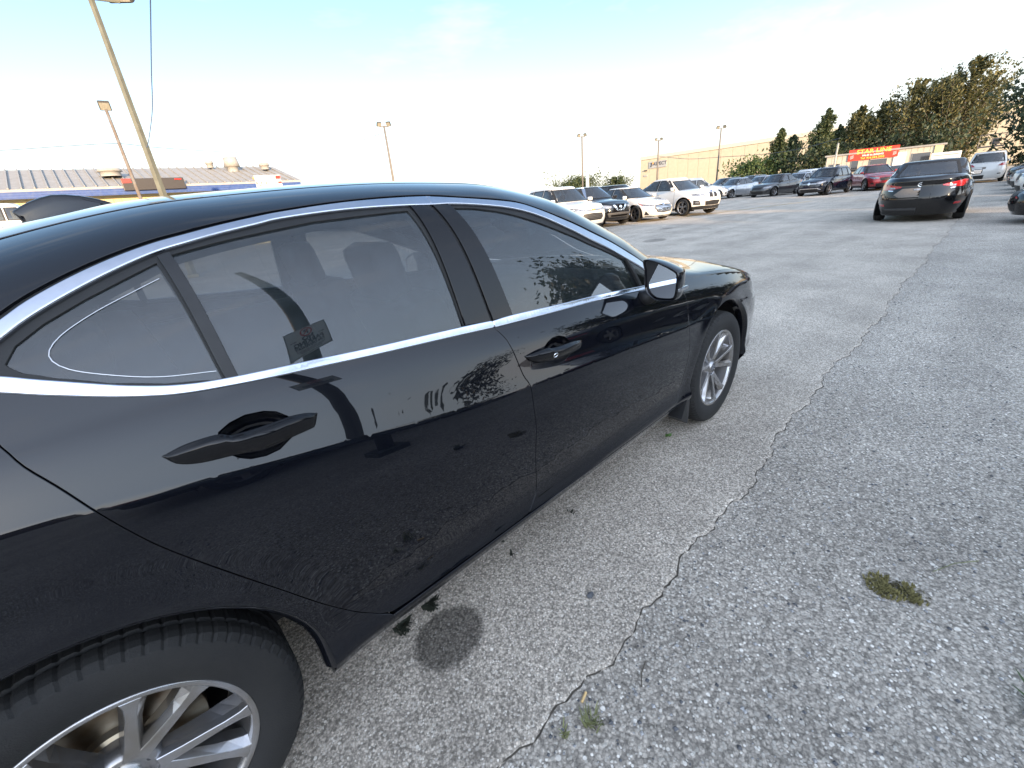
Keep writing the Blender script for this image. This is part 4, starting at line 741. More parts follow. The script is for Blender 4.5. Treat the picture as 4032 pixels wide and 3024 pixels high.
# --- rocker, fender, bumpers, hood, roof, boot
rk = panel('rocker', S0, [(-2.20, .213)]+[(x, .213) for x in rng(-2.1, -.6, .06)]+[(-.56, .215), (-.556, .304)]+[(x, .330-.022*(x+1.64)/1.07) for x in rng(-.62, -1.62, .05)]+[(-1.66, .331), (-2.2, .334)], BP, sedan, gap=.001, step=.03, vstep=.012, depth=.03)
hg = smooth_line(hoodgap)+[up(.3, .135), up(.45, .15), up(.53, .19)]
fender_o = gapF_s+[(-.50, .28), (-.402, .285)]+arc(0, .345, AR, 187, -4)+[(.408, .50), (.43, .60), (.50, .648), (.49, .70), (.53, zb_(.53)+.02), up(.53, .19)]+hg[::-1]+[up(-.33, .25), up(-.385, .03), (-.452, .926)]
fn = panel('front_fender', S0, fender_o, BP, sedan, gap=.002, step=.018, vstep=.014, extra=crease_pts(-.45, .5), depth=.02)
bp_o = [(.408, .24), (.60, .21), (.93, .21), (.945, .40), (.94, .56), (.80, .645), (.50, .648), (.43, .60), (.408, .50)]
bu = panel('front_bumper', S0, bp_o, BP, sedan, gap=.001, step=.03, depth=.02)
hl = panel('headlight', S0, [(.50, .65), (.80, .647), (.92, .60), (.93, .645), (.86, .69), (.72, .725), (.535, zb_(.535)+.015), (.49, .70)], 'lamp_glass', sedan, gap=.001, step=.02, depth=.0)
hl2 = panel('reflector', S0, [(.51, .655), (.80, .652), (.91, .61), (.85, .68), (.72, .715), (.54, zb_(.54)), (.50, .70)], 'clear_lens', hl, off=-.03, step=.03, depth=.0)
both_sides(rk, fn, bu, hl)
hood_o = hg+[up(.60, .30), up(.74, .45), up(.80, .995)]+[up(x, .995) for x in rng(.75, -.20, .06)]+[up(-.25, .6), up(-.27, .34)]
panel('hood', S0, hood_o, BP, sedan, gap=.002, step=.03, vstep=.02, depth=.012, both=True)
panel('nose_panel', S0, [up(.535, .02), up(.60, .29), up(.745, .44), up(.805, .995), up(.93, .995), (.93, .66), (.86, .695), (.72, .73)], BP, sedan, gap=.002, step=.04, depth=.01, both=True)
def cap(name, x, z0, z1, mat, sgn, bulge, parent):
    V = []; F_ = []; nz_, ny_ = 10, 16
    for i in range(nz_+1):
        z = z0+(z1-z0)*i/nz_; Y = -float(S0(x, z)[1]) if z <= zb_(x) else -float(S0(x, zb_(x)+float(T.phi(x, z)))[1])
        for j in range(ny_+1): y = -Y+2*Y*j/ny_; V.append((x+sgn*bulge*(1-(y/Y)**2), y, z))
    for i in range(nz_):
        for j in range(ny_):
            a = i*(ny_+1)+j; f = (a, a+1, a+ny_+2, a+ny_+1); F_.append(f if sgn > 0 else f[::-1])
    return obj(name, V, F_, mat, parent, smooth=True)
cap('grille', .935, .22, .66, 'black_plastic', 1, .14, sedan)
roof_o = [up(x, .49) for x in rng(-2.5, -1.25, .05)]+[up(-1.16, .52), up(-1.14, .7), up(-1.13, .995)]+[up(x, .995) for x in rng(-1.2, -2.55, .06)]+[up(-2.56, .7), up(-2.56, .52)]
panel('roof', S0, roof_o, BP, sedan, gap=.003, step=.03, vstep=.02, depth=.012, both=True)
panel('windshield', S0, [up(-1.12, .50), up(-.9, .43), up(-.65, .36), up(-.42, .27), up(-.28, .33), up(-.27, .6), up(-.27, .995), up(-.7, .995), up(-1.12, .995)], 'screen_glass', sedan, off=-.004, gap=.002, step=.04, depth=.0, both=True)
panel('rear_window', S0, [up(-2.58, .54), up(-2.7, .47), up(-2.9, .39), up(-3.08, .36), up(-3.1, .6), up(-3.1, .995), up(-2.8, .995), up(-2.58, .995)], 'side_glass', sedan, off=-.004, gap=.002, step=.04, depth=.0, both=True)
panel('boot_lid', S0, [up(-3.12, .33), up(-3.45, .32), up(-3.7, .30), up(-3.80, .5), up(-3.82, .995), up(-3.4, .995), up(-3.13, .995)], BP, sedan, gap=.002, step=.04, depth=.012, both=True)
rb = panel('rear_bumper', S0, [(-3.32, .26), (-3.85, .28), (-3.85, .74), (-3.45, .74), (-3.40, .55)], BP, sedan, gap=.002, step=.04, depth=.02)
tl = panel('tail_light', S0, [(-3.45, .75), (-3.85, .75), (-3.85, .95), (-3.45, .95)], 'red_lens', sedan, gap=.002, step=.03, depth=.02)
rq = panel('rear_corner', S0, [(-3.455, .955), (-3.85, .955), up(-3.85, .1), up(-3.72, .29), up(-3.455, .29)], BP, sedan, gap=.002, step=.03, depth=.012)
both_sides(rb, tl, rq)
cap('tail_panel', -3.845, .30, .99, BP, -1, .10, sedan)
# --- window opening: black frame, glass, bright trim, pillar covers
frame = panel('window_frame', S0, [(x, q) for x, q in opening], 'black_rubber', sedan, holes=[g_quarter, g_rear, g_front], gap=.001, off=-.006, step=.03, vstep=.012, depth=.03)
def lane(a, b): return smooth_line(a)+smooth_line(b)[::-1]
gq = panel('quarter_glass', S0, smooth_line(g_quarter[:6])+smooth_line(g_quarter[6:]+[g_quarter[0]]), 'side_glass', sedan, off=-.010, step=.03, vstep=.014, depth=0)
# printed border line of the fixed pane
def inset_line(poly, k):
    a = np.array(poly); c_ = a.mean(0); return [tuple(c_+(p_-c_)*k) for p_ in a]
ql = [(-2.366, 1.262), (-2.41, 1.252), (-2.478, 1.235), (-2.535, 1.212), (-2.562, 1.185), (-2.552, 1.155), (-2.51, 1.127), (-2.452, 1.104), (-2.37, 1.088)]
bm = bmesh.new(); tube(bm, [Vector(S0(x, q))+Vector(surf_normal(S0, np.array(x), np.array(q), 1)[0])*-.0085 for x, q in smooth_line(ql, .01)], .0009, 5); bm_obj('border_line', bm, 'silver_plastic', gq)
gr = panel('rear_door_glass', S0, g_rear, 'side_glass', sedan, off=-.011, step=.03, vstep=.014, depth=0)
gf = panel('front_door_glass', S0, g_front, 'side_glass', sedan, off=-.011, step=.03, vstep=.014, depth=0)
ap1 = panel('pillar_cover', S0, applR, 'black_gloss_trim', sedan, gap=.0005, off=.001, step=.02, vstep=.012, depth=.01)
ap2 = panel('pillar_cover', S0, applF, 'black_gloss_trim', sedan, gap=.0005, off=.001, step=.02, vstep=.012, depth=.01)
dv_ = panel('quarter_divider', S0, divider, 'black_plastic', sedan, off=.001, step=.012, vstep=.012, depth=.01)
mtri = panel('mirror_triangle', S0, [(-.832, 1.078), (-.775, .962), (-.70, .955), (-.66, 1.0), (-.735, 1.045)], 'black_gloss_trim', sedan, off=-.002, step=.02, depth=.01)
bar = panel('glass_run', S0, [(-.842, 1.085), (-.826, 1.08), (-.762, .958), (-.782, .962)], 'black_rubber', sedan, off=.002, step=.012, depth=.01)
co = [q for q in C_out if q[0] < -1.66]; ci = [q for q in C_in if q[0] < -1.66]
TRIM = 'bright_trim'
lo_r = [q for q in L_lo if q[0] < -1.64]; lu_r = [q for q in L_up if q[0] < -1.64]
rear_tip_o = [(-2.69, 1.166), (-2.735, 1.19), (-2.735, 1.215), (-2.68, 1.238)]
t1 = panel('window_trim', S0, smooth_line([(-2.66, 1.23)]+co+[(-1.689, 1.345)])+smooth_line([(-2.655, 1.203)]+ci+[(-1.697, 1.309)])[::-1], TRIM, sedan, off=.003, step=.014, vstep=.008, depth=.008, round_=.004)
co2 = [(-1.682, 1.343)]+[q for q in C_out if q[0] > -1.66]+[(-.655, 1.03)]; ci2 = [(-1.691, 1.307)]+[q for q in C_in if q[0] > -1.66]+[(-.67, 1.005)]
t2 = panel('window_trim', S0, lane(co2, ci2), TRIM, sedan, off=.003, step=.014, vstep=.008, depth=.008, round_=.004)
t3 = panel('window_trim', S0, lane([(-2.66, 1.195)]+lu_r[:-1]+[(-1.657, 1.0145)], [(-2.67, 1.172)]+lo_r[:-1]+[(-1.654, 1.0045)]), TRIM, sedan, off=.003, step=.014, vstep=.008, depth=.008, round_=.004)
t4 = panel('window_trim', S0, lane([(-1.650, 1.0135)]+[q for q in L_up if q[0] > -1.64]+[(-.66, .953)], [(-1.647, 1.0035)]+[q for q in L_lo if q[0] > -1.64]+[(-.665, .943)]), TRIM, sedan, off=.003, step=.014, vstep=.006, depth=.008, round_=.0035)
both_sides(frame, gq, gr, gf, ap1, ap2, dv_, mtri, bar, t1, t2, t3, t4)
# --- dark inner shell, floor and arch liners so that joints read as joints
shell = panel('inner_shell', S0, [(-3.6, .26), (.80, .26), (.80, zb_(.8)-.05)]+[(x, zb_(x)-.05) for x in rng(.7, -3.5, .1)]+[(-3.6, zb_(-3.6)-.05)], 'void_black', sedan, holes=[arc(-2.775, .345, .43, 0, 350, 36), arc(0, .345, .43, 0, 350, 36)], off=-.05, step=.10, depth=0)
both_sides(shell)
bm = bmesh.new()
box(bm, (-1.4, 0, .235), (1.75, 1.44, .03)); box(bm, (-1.35, 0, .24), (4.4, 1.1, .05)); bm_obj('floor_pan', bm, 'void_black', sedan)
def liner(cx):
    bm = bmesh.new(); prof = [(.425, -.90), (.43, -.86), (.43, -.60)]; lathe(bm, prof, 40, cx=cx, cz=.345, a0=R(-8), a1=R(190), close=False)
    lathe(bm, [(.43, -.60), (.0, -.60)], 40, cx=cx, cz=.345, a0=R(-8), a1=R(190), close=False)
    o = bm_obj('arch_liner', bm, 'black_plastic', sedan, smooth=True); both_sides(o)
liner(0); liner(-2.775)
def arch_lip(cx, z0a, z1a):
    pts = arc(cx, .345, AR+.001, z0a, z1a, 46); bm = bmesh.new(); rows = []
    for x, z in pts:
        y = float(S0(x, z)[1]); rows.append([bm.verts.new(q) for q in ((x, y-.0005, z), (cx+(x-cx)*.985, y+.003, .345+(z-.345)*.985), (cx+(x-cx)*.955, y+.022, .345+(z-.345)*.955), (cx+(x-cx)*.955, y+.06, .345+(z-.345)*.955))])
    for a, b in zip(rows[:-1], rows[1:]):
        for i in range(3): bm.faces.new((a[i], a[i+1], b[i+1], b[i]))
    o = bm_obj('arch_lip', bm, 'black_paint', sedan, smooth=True); both_sides(o)
arch_lip(0, 186, -5); arch_lip(-2.775, 187, -5)
bm = bmesh.new()
for s_ in (0,):
    vs_ = [(-.40, -.915, .36), (-.445, -.925, .30), (-.50, -.93, .215), (-.435, -.935, .165), (-.415, -.93, .21), (-.395, -.92, .30)]
    A = [bm.verts.new(v) for v in vs_]; B = [bm.verts.new((x+.008, y+.17, z)) for x, y, z in vs_]
    bm.faces.new(A); bm.faces.new(B[::-1])
    for i in range(6): bm.faces.new((A[i], B[i], B[(i+1) % 6], A[(i+1) % 6]))
bmesh.ops.recalc_face_normals(bm, faces=bm.faces); mf = bm_obj('mud_flap', bm, 'black_plastic', sedan); both_sides(mf)
# --- wheels
def make_tyre(rad, width, name, parent, rim_r, seg=360, rub='tyre_rubber'):
    w = width/2; bm = bmesh.new()
    prof = [(rim_r-.012, -w*.80), (rim_r+.004, -w*.93), (rim_r+.03, -w*1.0), (rim_r+(rad-rim_r)*.5, -w*1.04), (rad-.035, -w*1.0), (rad-.022, -w*.985), (rad-.018, -w*.97), (rad-.006, -w*.86), (rad-.002, -w*.74),
            (rad-.001, -w*.60), (rad-.008, -w*.57), (rad-.008, -w*.51), (rad, -w*.48), (rad, -w*.12), (rad-.008, -w*.09), (rad-.008, w*.09), (rad, w*.12), (rad, w*.48), (rad-.008, w*.51), (rad-.008, w*.57), (rad-.001, w*.6), (rad-.006, w*.86), (rad-.03, w*1.0), (rim_r+.03, w), (rim_r-.01, w*.8)]
    rings = []
    for k in range(seg):
        a = 2*math.pi*k/seg; g = (.004 if k % 5 == 0 else 0.0)
        rings.append([bm.verts.new(((r_-(g if 6 <= i <= 9 or i in (12, 13) else 0))*math.cos(a), y_, (r_-(g if 6 <= i <= 9 or i in (12, 13) else 0))*math.sin(a))) for i, (r_, y_) in enumerate(prof)])
    for k in range(seg):
        A, B = rings[k], rings[(k+1) % seg]
        for i in range(len(prof)-1): f = bm.faces.new((A[i], B[i], B[i+1], A[i+1])); f.smooth = i < 6 or i > 20
    bmesh.ops.recalc_face_normals(bm, faces=bm.faces)
    return bm_obj(name, bm, rub, parent)
def sedan_wheel(x, y):
    w = empty('wheel', (x, y, .338)); w.parent = sedan
    make_tyre(.338, .222, 'tyre', w, .232)
    bm = bmesh.new()                                    # lip and barrel
    lathe(bm, [(.222, -.070), (.2325, -.094), (.2335, -.100), (.229, -.103), (.222, -.102), (.2165, -.096), (.2135, -.084)], 96)
    bmesh.ops.recalc_face_normals(bm, faces=bm.faces); rim = bm_obj('rim', bm, 'alloy', w, smooth=True)
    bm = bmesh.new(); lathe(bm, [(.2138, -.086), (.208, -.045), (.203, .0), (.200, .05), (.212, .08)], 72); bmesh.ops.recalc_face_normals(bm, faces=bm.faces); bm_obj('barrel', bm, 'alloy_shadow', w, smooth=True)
    for k in range(10):                                 # ten blade spokes, set in leaning pairs, machined face and darker flank
        pair = k//2; a = R(72*pair+90+(-15.5 if k % 2 else 15.5)); a_in = R(72*pair+90+(-13 if k % 2 else 13)+(9 if k % 2 else -9)*.6)
        po = Vector((math.cos(a)*.219, 0, math.sin(a)*.219)); pi_ = Vector((math.cos(a_in)*.050, 0, math.sin(a_in)*.050)); d = (po-pi_).normalized(); nrm = Vector((-d.z, 0, d.x))
        bm = bmesh.new(); secs = []
        for t_, w0, w1, yf, yb_ in ((0, .0145, .020, -.070, -.025), (.25, .0115, .019, -.078, -.032), (.6, .0095, .0185, -.088, -.040), (.72, .0085, .021, -.0915, -.042), (.9, .011, .027, -.097, -.05), (1.0, .017, .035, -.100, -.06)):
            c_ = pi_.lerp(po, t_); s_ = -1 if k % 2 else 1
            secs.append([bm.verts.new(q) for q in (c_+nrm*w0+Vector((0, yf, 0)), c_-nrm*w0+Vector((0, yf, 0)), c_-nrm*(w1 if s_ > 0 else w0*1.15)+Vector((0, yf+.018, 0)), c_-nrm*w1*.9+Vector((0, yb_, 0)), c_+nrm*w1*.9+Vector((0, yb_, 0)), c_+nrm*(w1 if s_ < 0 else w0*1.15)+Vector((0, yf+.018, 0)))])
        for A, B in zip(secs[:-1], secs[1:]):
            for i in range(6): bm.faces.new((A[i], A[(i+1) % 6], B[(i+1) % 6], B[i]))
        bm.faces.new(secs[0]); bm.faces.new(secs[-1][::-1]); bmesh.ops.recalc_face_normals(bm, faces=bm.faces)
        bmesh.ops.bevel(bm, geom=[e_ for e_ in bm.edges if e_.calc_face_angle(0) > .6 and e_.is_manifold], offset=.0012, segments=1, affect='EDGES')
        bm_obj('spoke', bm, 'alloy', w)
    bm = bmesh.new(); lathe(bm, [(.0, -.078), (.030, -.078), (.034, -.075), (.036, -.062), (.052, -.066), (.062, -.058), (.066, -.03), (.07, .02)], 40)
    bmesh.ops.recalc_face_normals(bm, faces=bm.faces); hub = bm_obj('hub', bm, 'alloy', w, smooth=True)
    bm = bmesh.new(); lathe(bm, [(.0, -.0795), (.027, -.0795), (.0275, -.078)], 32); bmesh.ops.recalc_face_normals(bm, faces=bm.faces); cap_ = bm_obj('hub_cap', bm, 'black_gloss_trim', hub)
    bm = bmesh.new()                                    # caliper emblem: two leaning strokes with a bar
    tube(bm, [(-.016, -.0815, -.016), (-.004, -.0815, .016)], .0022, 6); tube(bm, [(.016, -.0815, -.016), (.004, -.0815, .016)], .0022, 6); tube(bm, [(-.010, -.0815, -.006), (.010, -.0815, -.006)], .002, 6)
    bm_obj('emblem', bm, 'chrome', hub)
    for k in range(5):
        a = R(72*k+54); bm = bmesh.new(); lathe(bm, [(.0, -.064), (.0065, -.064), (.0085, -.061), (.009, -.045)], 12, cx=.047*math.cos(a), cz=.047*math.sin(a))
        bmesh.ops.recalc_face_normals(bm, faces=bm.faces); bm_obj('wheel_nut', bm, 'alloy_dark', hub)
    bm = bmesh.new(); lathe(bm, [(.06, -.02), (.075, -.012), (.082, .0), (.150, .0), (.152, .003), (.152, .022), (.08, .022)], 72)
    bmesh.ops.recalc_face_normals(bm, faces=bm.faces); bm_obj('brake_disc', bm, 'brake_steel', w)
    bm = bmesh.new(); lathe(bm, [(.199, .05), (.15, .06), (.0, .06)], 48); bmesh.ops.recalc_face_normals(bm, faces=bm.faces); bm_obj('back_plate', bm, 'void_black', w)
    bm = bmesh.new(); box(bm, (-.11, -.004, .04), (.07, .07, .13), bevel=.012); bm_obj('brake_caliper', bm, 'grey_plastic', w)
    return w
wh = sedan_wheel(0, -.797); wr = sedan_wheel(-2.775, -.800); wr.rotation_euler = (0, R(-37), 0); wh.rotation_euler = (0, R(14), 0)
def flip_wheel(w):
    c = w.copy(); col.objects.link(c); c.location = (w.location[0], -w.location[1], w.location[2]); c.scale = (1, -1, 1)
    for ch in w.children:
        d = ch.copy(); col.objects.link(d); d.parent = c
flip_wheel(wh); flip_wheel(wr)
# --- door mirror: shell lofted from rounded sections, glass set in its rear face
def mirror():
    cx_, root = -.84, empty('door_mirror'); root.parent = sedan
    out = [(-.876, 1.052), (-.868, 1.081), (-.885, 1.090), (-.945, 1.078), (-1.010, 1.052), (-1.024, 1.036), (-1.026, .99), (-1.022, .945), (-1.005, .930), (-.945, .926), (-.915, .934), (-.884, .965)]
    c2 = np.array(out); cen = c2.mean(0); rings = []
    lp = np.array(smooth_line(out+[out[0]], .012)[:-1])
    bm = bmesh.new()
    for dx, k, sh in ((.012, .90, 0), (0, .955, 0), (-.004, .985, 0), (0, 1.0, 0), (.03, 1.015, 0), (.07, .97, .004), (.105, .82, .008), (.125, .55, .012), (.132, .12, .014)):
        rings.append([bm.verts.new((cx_+dx, cen[0]+(y_-cen[0])*k+sh, cen[1]+(z_-cen[1])*k)) for y_, z_ in lp])
    n_ = len(lp)
    for A, B in zip(rings[:-1], rings[1:]):
        for i in range(n_): bm.faces.new((A[i], A[(i+1) % n_], B[(i+1) % n_], B[i]))
    bm.faces.new(rings[-1]); bmesh.ops.recalc_face_normals(bm, faces=bm.faces)
    bm_obj('mirror_shell', bm, BP, root, smooth=True)
    gl = [(cen[0]+(y_-cen[0])*.84-.004, cen[1]+(z_-cen[1])*.84-.001) for y_, z_ in lp]
    obj('mirror_bezel', [(cx_+.009, cen[0]+(y_-cen[0])*.93, cen[1]+(z_-cen[1])*.93) for y_, z_ in lp], [tuple(range(n_))], 'black_plastic', root)
    mo = obj('mirror_glass', [(cx_+.004+(y_-cen[0])*.10+(z_-cen[1])*.05, y_, z_) for y_, z_ in gl], [tuple(range(n_))], 'mirror_silver', root)
    bm = bmesh.new(); box(bm, (cx_+.045, -1.024, .972), (.085, .012, .015), bevel=.004); bm_obj('turn_signal', bm, 'clear_lens', root)
    bm = bmesh.new(); tube(bm, [(-.80, -.845, .915), (-.79, -.875, .925), (-.785, -.91, .945), (-.78, -.945, .955)], [.035, .030, .024, .028], 12); bm_obj('mirror_arm', bm, 'black_plastic', root, smooth=True)
    return root
mr_ = mirror()
c_ = mr_.copy(); col.objects.link(c_); c_.scale = (1, -1, 1)
for ch in mr_.children:
    d_ = ch.copy(); col.objects.link(d_); d_.parent = c_
# --- shark fin aerial on the roof
def fin():
    prof = [(-2.588, .055, .004), (-2.578, .058, .006), (-2.55, .064, .008), (-2.50, .066, .009), (-2.44, .050, .008), (-2.39, .028, .006), (-2.355, .010, .004), (-2.335, .002, .002)]
    bm = bmesh.new(); secs = []
    for x, h, tw in prof:
        z0 = float(S0(x, zb_(x)+.98)[2])-.004; bw = .032*min(1, h/.05)+.004; xb = x+.045*(1-(x+2.588)/.25) if x < -2.45 else x
        pts = []
        for y_, f, xo in ((-bw, 0, 1), (-bw*.72, .22, .8), (-tw*1.7, .62, .35), (-tw, .93, .05), (0, 1.0, 0), (tw, .93, .05), (tw*1.7, .62, .35), (bw*.72, .22, .8), (bw, 0, 1)):
            pts.append(bm.verts.new((x+(xb-x)*xo, y_, z0+(h*1.28+.008)*f)))
        secs.append(pts)
    for A, B in zip(secs[:-1], secs[1:]):
        for i in range(8): bm.faces.new((A[i], A[i+1], B[i+1], B[i]))
    bm.faces.new(secs[0]); bm.faces.new(secs[-1][::-1]); bmesh.ops.recalc_face_normals(bm, faces=bm.faces)
    bmesh.ops.subdivide_edges(bm, edges=bm.edges[:], cuts=1, smooth=.5, use_grid_fill=True)
    bm_obj('shark_fin_aerial', bm, BP, sedan, smooth=True)
fin()
# --- cabin
def seat(x, y, w, rest=True, parent=sedan):
    r_ = empty('seat', (x, y, 0)); r_.parent = parent
    bm = bmesh.new(); box(bm, (.05, 0, .48), (.52, w, .16), bevel=.05); bm_obj('cushion', bm, 'seat_cloth', r_, smooth=True)
    bm = bmesh.new(); box(bm, (0, 0, 0), (.14, w, .62), bevel=.05); bmesh.ops.rotate(bm, verts=bm.verts, cent=(0, 0, 0), matrix=Matrix.Rotation(R(-17), 3, 'Y')); bmesh.ops.translate(bm, verts=bm.verts, vec=(-.30, 0, .80)); bm_obj('backrest', bm, 'seat_cloth', r_, smooth=True)
    if rest:
        bm = bmesh.new(); box(bm, (0, 0, 0), (.10, min(w*.55, .27), .20), bevel=.045); bmesh.ops.rotate(bm, verts=bm.verts, cent=(0, 0, 0), matrix=Matrix.Rotation(R(-12), 3, 'Y')); bmesh.ops.translate(bm, verts=bm.verts, vec=(-.42, 0, 1.17)); bm_obj('headrest', bm, 'seat_cloth', r_, smooth=True)
seat(-1.35, -.37, .52); seat(-1.35, .37, .52)
rbench = empty('rear_bench', (-2.20, 0, 0)); rbench.parent = sedan
bm = bmesh.new(); box(bm, (.05, 0, .46), (.5, 1.3, .16), bevel=.05); bm_obj('cushion', bm, 'seat_cloth', rbench, smooth=True)
bm = bmesh.new(); box(bm, (-.28, 0, .78), (.14, 1.32, .6), bevel=.05); bm_obj('backrest', bm, 'seat_cloth', rbench, smooth=True)
for y_ in (-.42, 0, .42): bm = bmesh.new(); box(bm, (-.36, y_, 1.12), (.09, .24, .12), bevel=.04); bm_obj('headrest', bm, 'seat_cloth', rbench, smooth=True)
bm = bmesh.new(); box(bm, (-.52, 0, .86), (.34, 1.42, .20), bevel=.06); box(bm, (-.62, -.0, .55), (.3, .3, .5), bevel=.05); bm_obj('dashboard', bm, 'interior_black', sedan, smooth=True)
bm = bmesh.new(); tube(bm, [(-.78+.05*math.sin(a)*.8, .37+.185*math.cos(a), .90+.17*math.sin(a)) for a in np.linspace(0, 2*math.pi, 33)], .014, 8); tube(bm, [(-.79, .19, .9), (-.77, .55, .9)], .018, 8); bm_obj('steering_wheel', bm, 'interior_black', sedan, smooth=True)
bm = bmesh.new(); box(bm, (-.70, 0, 1.24), (.04, .24, .07), bevel=.015); bm_obj('rear_view_mirror', bm, 'interior_black', sedan)
panel('headliner', S0, [up(x, .40) for x in rng(-2.5, -1.2, .1)]+[up(x, .995) for x in rng(-1.2, -2.5, .1)], 'headliner', sedan, off=-.035, step=.06, depth=0, both=True)
for s_ in (-1, 1):
    bm = bmesh.new(); box(bm, (-1.65, s_*.735, .68), (2.0, .04, .60), bevel=.015); bm_obj('door_card', bm, 'interior_black', sedan)
    bm = bmesh.new(); tube(bm, [(-1.63, s_*.72, .90), (-1.66, s_*.66, 1.15), (-1.68, s_*.58, 1.36)], .035, 6); bm_obj('pillar_trim', bm, 'headliner', sedan)
# ------------------------------------------------------------------ the other cars: rounded plan shape for the lower body and the cabin
class Barrel:
    """closed rounded plan outline whose front, rear and width change with height"""
    def __init__(s, m, F, B, W, kf, kr, z0, z1):
        s.m, s.F, s.B, s.W, s.kf, s.kr, s.z0, s.z1 = m, F, B, W, kf, kr, z0, z1
        th = np.linspace(0, np.pi, 801); c = np.sign(np.cos(th))*np.abs(np.cos(th))**(2/m); y = np.sin(th)**(2/m)
        c = np.concatenate([c, np.linspace(1, -1, 800)]); c = np.unique(np.round(c, 6))[::-1]
        y = np.maximum(1-np.abs(c)**m, 0)**(1/m)
        zm = (z0+z1)/2; X, Y = s.xy(c, y, np.full_like(c, zm)); d = np.hypot(np.diff(X), np.diff(Y)); s.p = np.concatenate([[0], np.cumsum(d)]); s.c = c; s.y = y; s.P_ = s.p[-1]
    def xy(s, c, y, z):
        w = y*y*c**4
        X = np.where(c > 0, c*s.F(z)-s.kf*w, c*s.B(z)+s.kr*w); return X, y*s.W(X, z)
    def pz(s, p, z):
        p = np.asarray(p, float); z = np.asarray(z, float); sg = np.where(p < 0, -1.0, 1.0)
        c = np.interp(np.abs(p), s.p, s.c); y = np.interp(np.abs(p), s.p, s.y); X, Y = s.xy(c, y, z)
        return np.stack([X, Y*sg, z+0*X], -1)
    def rz(s, p, z): return s.pz(s.P_-np.asarray(p, float), z)          # arc measured from the rear centre
    def xz(s, x, z):
        x = np.asarray(x, float); z = np.asarray(z, float); lo = -np.ones_like(x+z); hi = np.ones_like(x+z); Fz = s.F(z); Bz = s.B(z)
        for _ in range(24):
            c = (lo+hi)/2; y = np.maximum(1-np.abs(c)**s.m, 0)**(1/s.m); w = y*y*c**4
            up_ = np.where(c > 0, c*Fz-s.kf*w, c*Bz+s.kr*w) < x; lo = np.where(up_, c, lo); hi = np.where(up_, hi, c)
        X, Y = s.xy(c, y, z); return np.stack([X, Y, z+0*X], -1)
    def yz(s, y, z, front=True):
        y = np.asarray(y, float); z = np.asarray(z, float); lo = np.zeros_like(y+z); hi = np.ones_like(y+z); g = 1.0 if front else -1.0
        for _ in range(28):
            t = (lo+hi)/2; c = g*np.maximum(1-t**s.m, 0)**(1/s.m); X, Y = s.xy(c, t, z); up_ = Y < np.abs(y); lo = np.where(up_, t, lo); hi = np.where(up_, hi, t)
        return np.stack([X, Y*np.sign(y), z+0*X], -1)

def rim_mesh(key, r, spokes, style):
    """alloy wheel face of outer radius r in the XZ plane facing -Y"""
    bm = bmesh.new(); lathe(bm, [(r*.90, -.02), (r*.97, -.045), (r, -.05), (r*.995, -.054), (r*.95, -.052), (r*.90, -.035), (r*.86, .05)], 40)
    for k in range(spokes):
        a = 2*math.pi*k/spokes
        for da in ((-.16, .16) if style == 'double' else (0,)):
            ao = a+da; ai = a+da*.6
            d = Vector((math.cos(ao)*r*.93, 0, math.sin(ao)*r*.93)); i_ = Vector((math.cos(ai)*r*.16, 0, math.sin(ai)*r*.16)); n_ = (d-i_).normalized(); n_ = Vector((-n_.z, 0, n_.x))
            wo = r*(.17 if style == 'wide' else .085)*(.8 if style == 'double' else 1); wi = r*(.16 if style == 'wide' else .10)*(.7 if style == 'double' else 1)
            q = [i_+n_*wi, i_-n_*wi, d-n_*wo, d+n_*wo]
            A = [bm.verts.new(v+Vector((0, -.040, 0))) for v in q]; B = [bm.verts.new(v*1.0+Vector((0, -.012, 0))) for v in q]
            bm.faces.new(A)
            for j in range(4): bm.faces.new((A[j], B[j], B[(j+1) % 4], A[(j+1) % 4]))
    lathe(bm, [(0, -.046), (r*.13, -.046), (r*.2, -.038), (r*.22, 0)], 20)
    bmesh.ops.recalc_face_normals(bm, faces=bm.faces)
    me = bpy.data.meshes.new(key); bm.to_mesh(me); bm.free(); return me
_wm = {}
def far_wheel(parent, x, y, r, spec):
    key = (round(r, 3), spec.get('spokes', 5), spec.get('rim_style', 'wide'), spec.get('rim_mat', 'alloy'))
    if key not in _wm:
        bm = bmesh.new(); w = .11; ri = r*spec.get('rim_k', .70)
        lathe(bm, [(ri*.97, -w*.75), (ri+.01, -w*.95), ((r+ri)/2, -w*1.03), (r-.02, -w*.95), (r-.003, -w*.7), (r, -w*.4), (r-.006, -w*.36), (r, -w*.3), (r, w*.3), (r, w*.7), (r-.03, w), (ri, w)], 48)
        bmesh.ops.recalc_face_normals(bm, faces=bm.faces); t = bpy.data.meshes.new('tyre'); bm.to_mesh(t); bm.free(); t.polygons.foreach_set('use_smooth', [True]*len(t.polygons)); t.materials.append(M('tyre_rubber'))
        rm = rim_mesh('rim', ri, key[1], key[2]); rm.transform(Matrix.Translation((0, -.052, 0))); rm.materials.append(M(key[3]))
        bm = bmesh.new(); lathe(bm, [(0, -.04), (ri*.9, -.04)], 32); bmesh.ops.recalc_face_normals(bm, faces=bm.faces); bk = bpy.data.meshes.new('back'); bm.to_mesh(bk); bm.free(); bk.materials.append(M('void_black'))
        _wm[key] = (t, rm, bk)
    t, rm, bk = _wm[key]
    w_ = empty('wheel', (x, y, r)); w_.parent = parent
    if y > 0: w_.rotation_euler = (0, 0, math.pi)
    w_.rotation_euler[1] = random.uniform(0, 3)*(1 if y < 0 else -1)
    if y > 0: w_.rotation_mode = 'XYZ'
    link('tyre', t, None, w_); link('rim', rm, None, w_); link('brake_back', bk, None, w_)

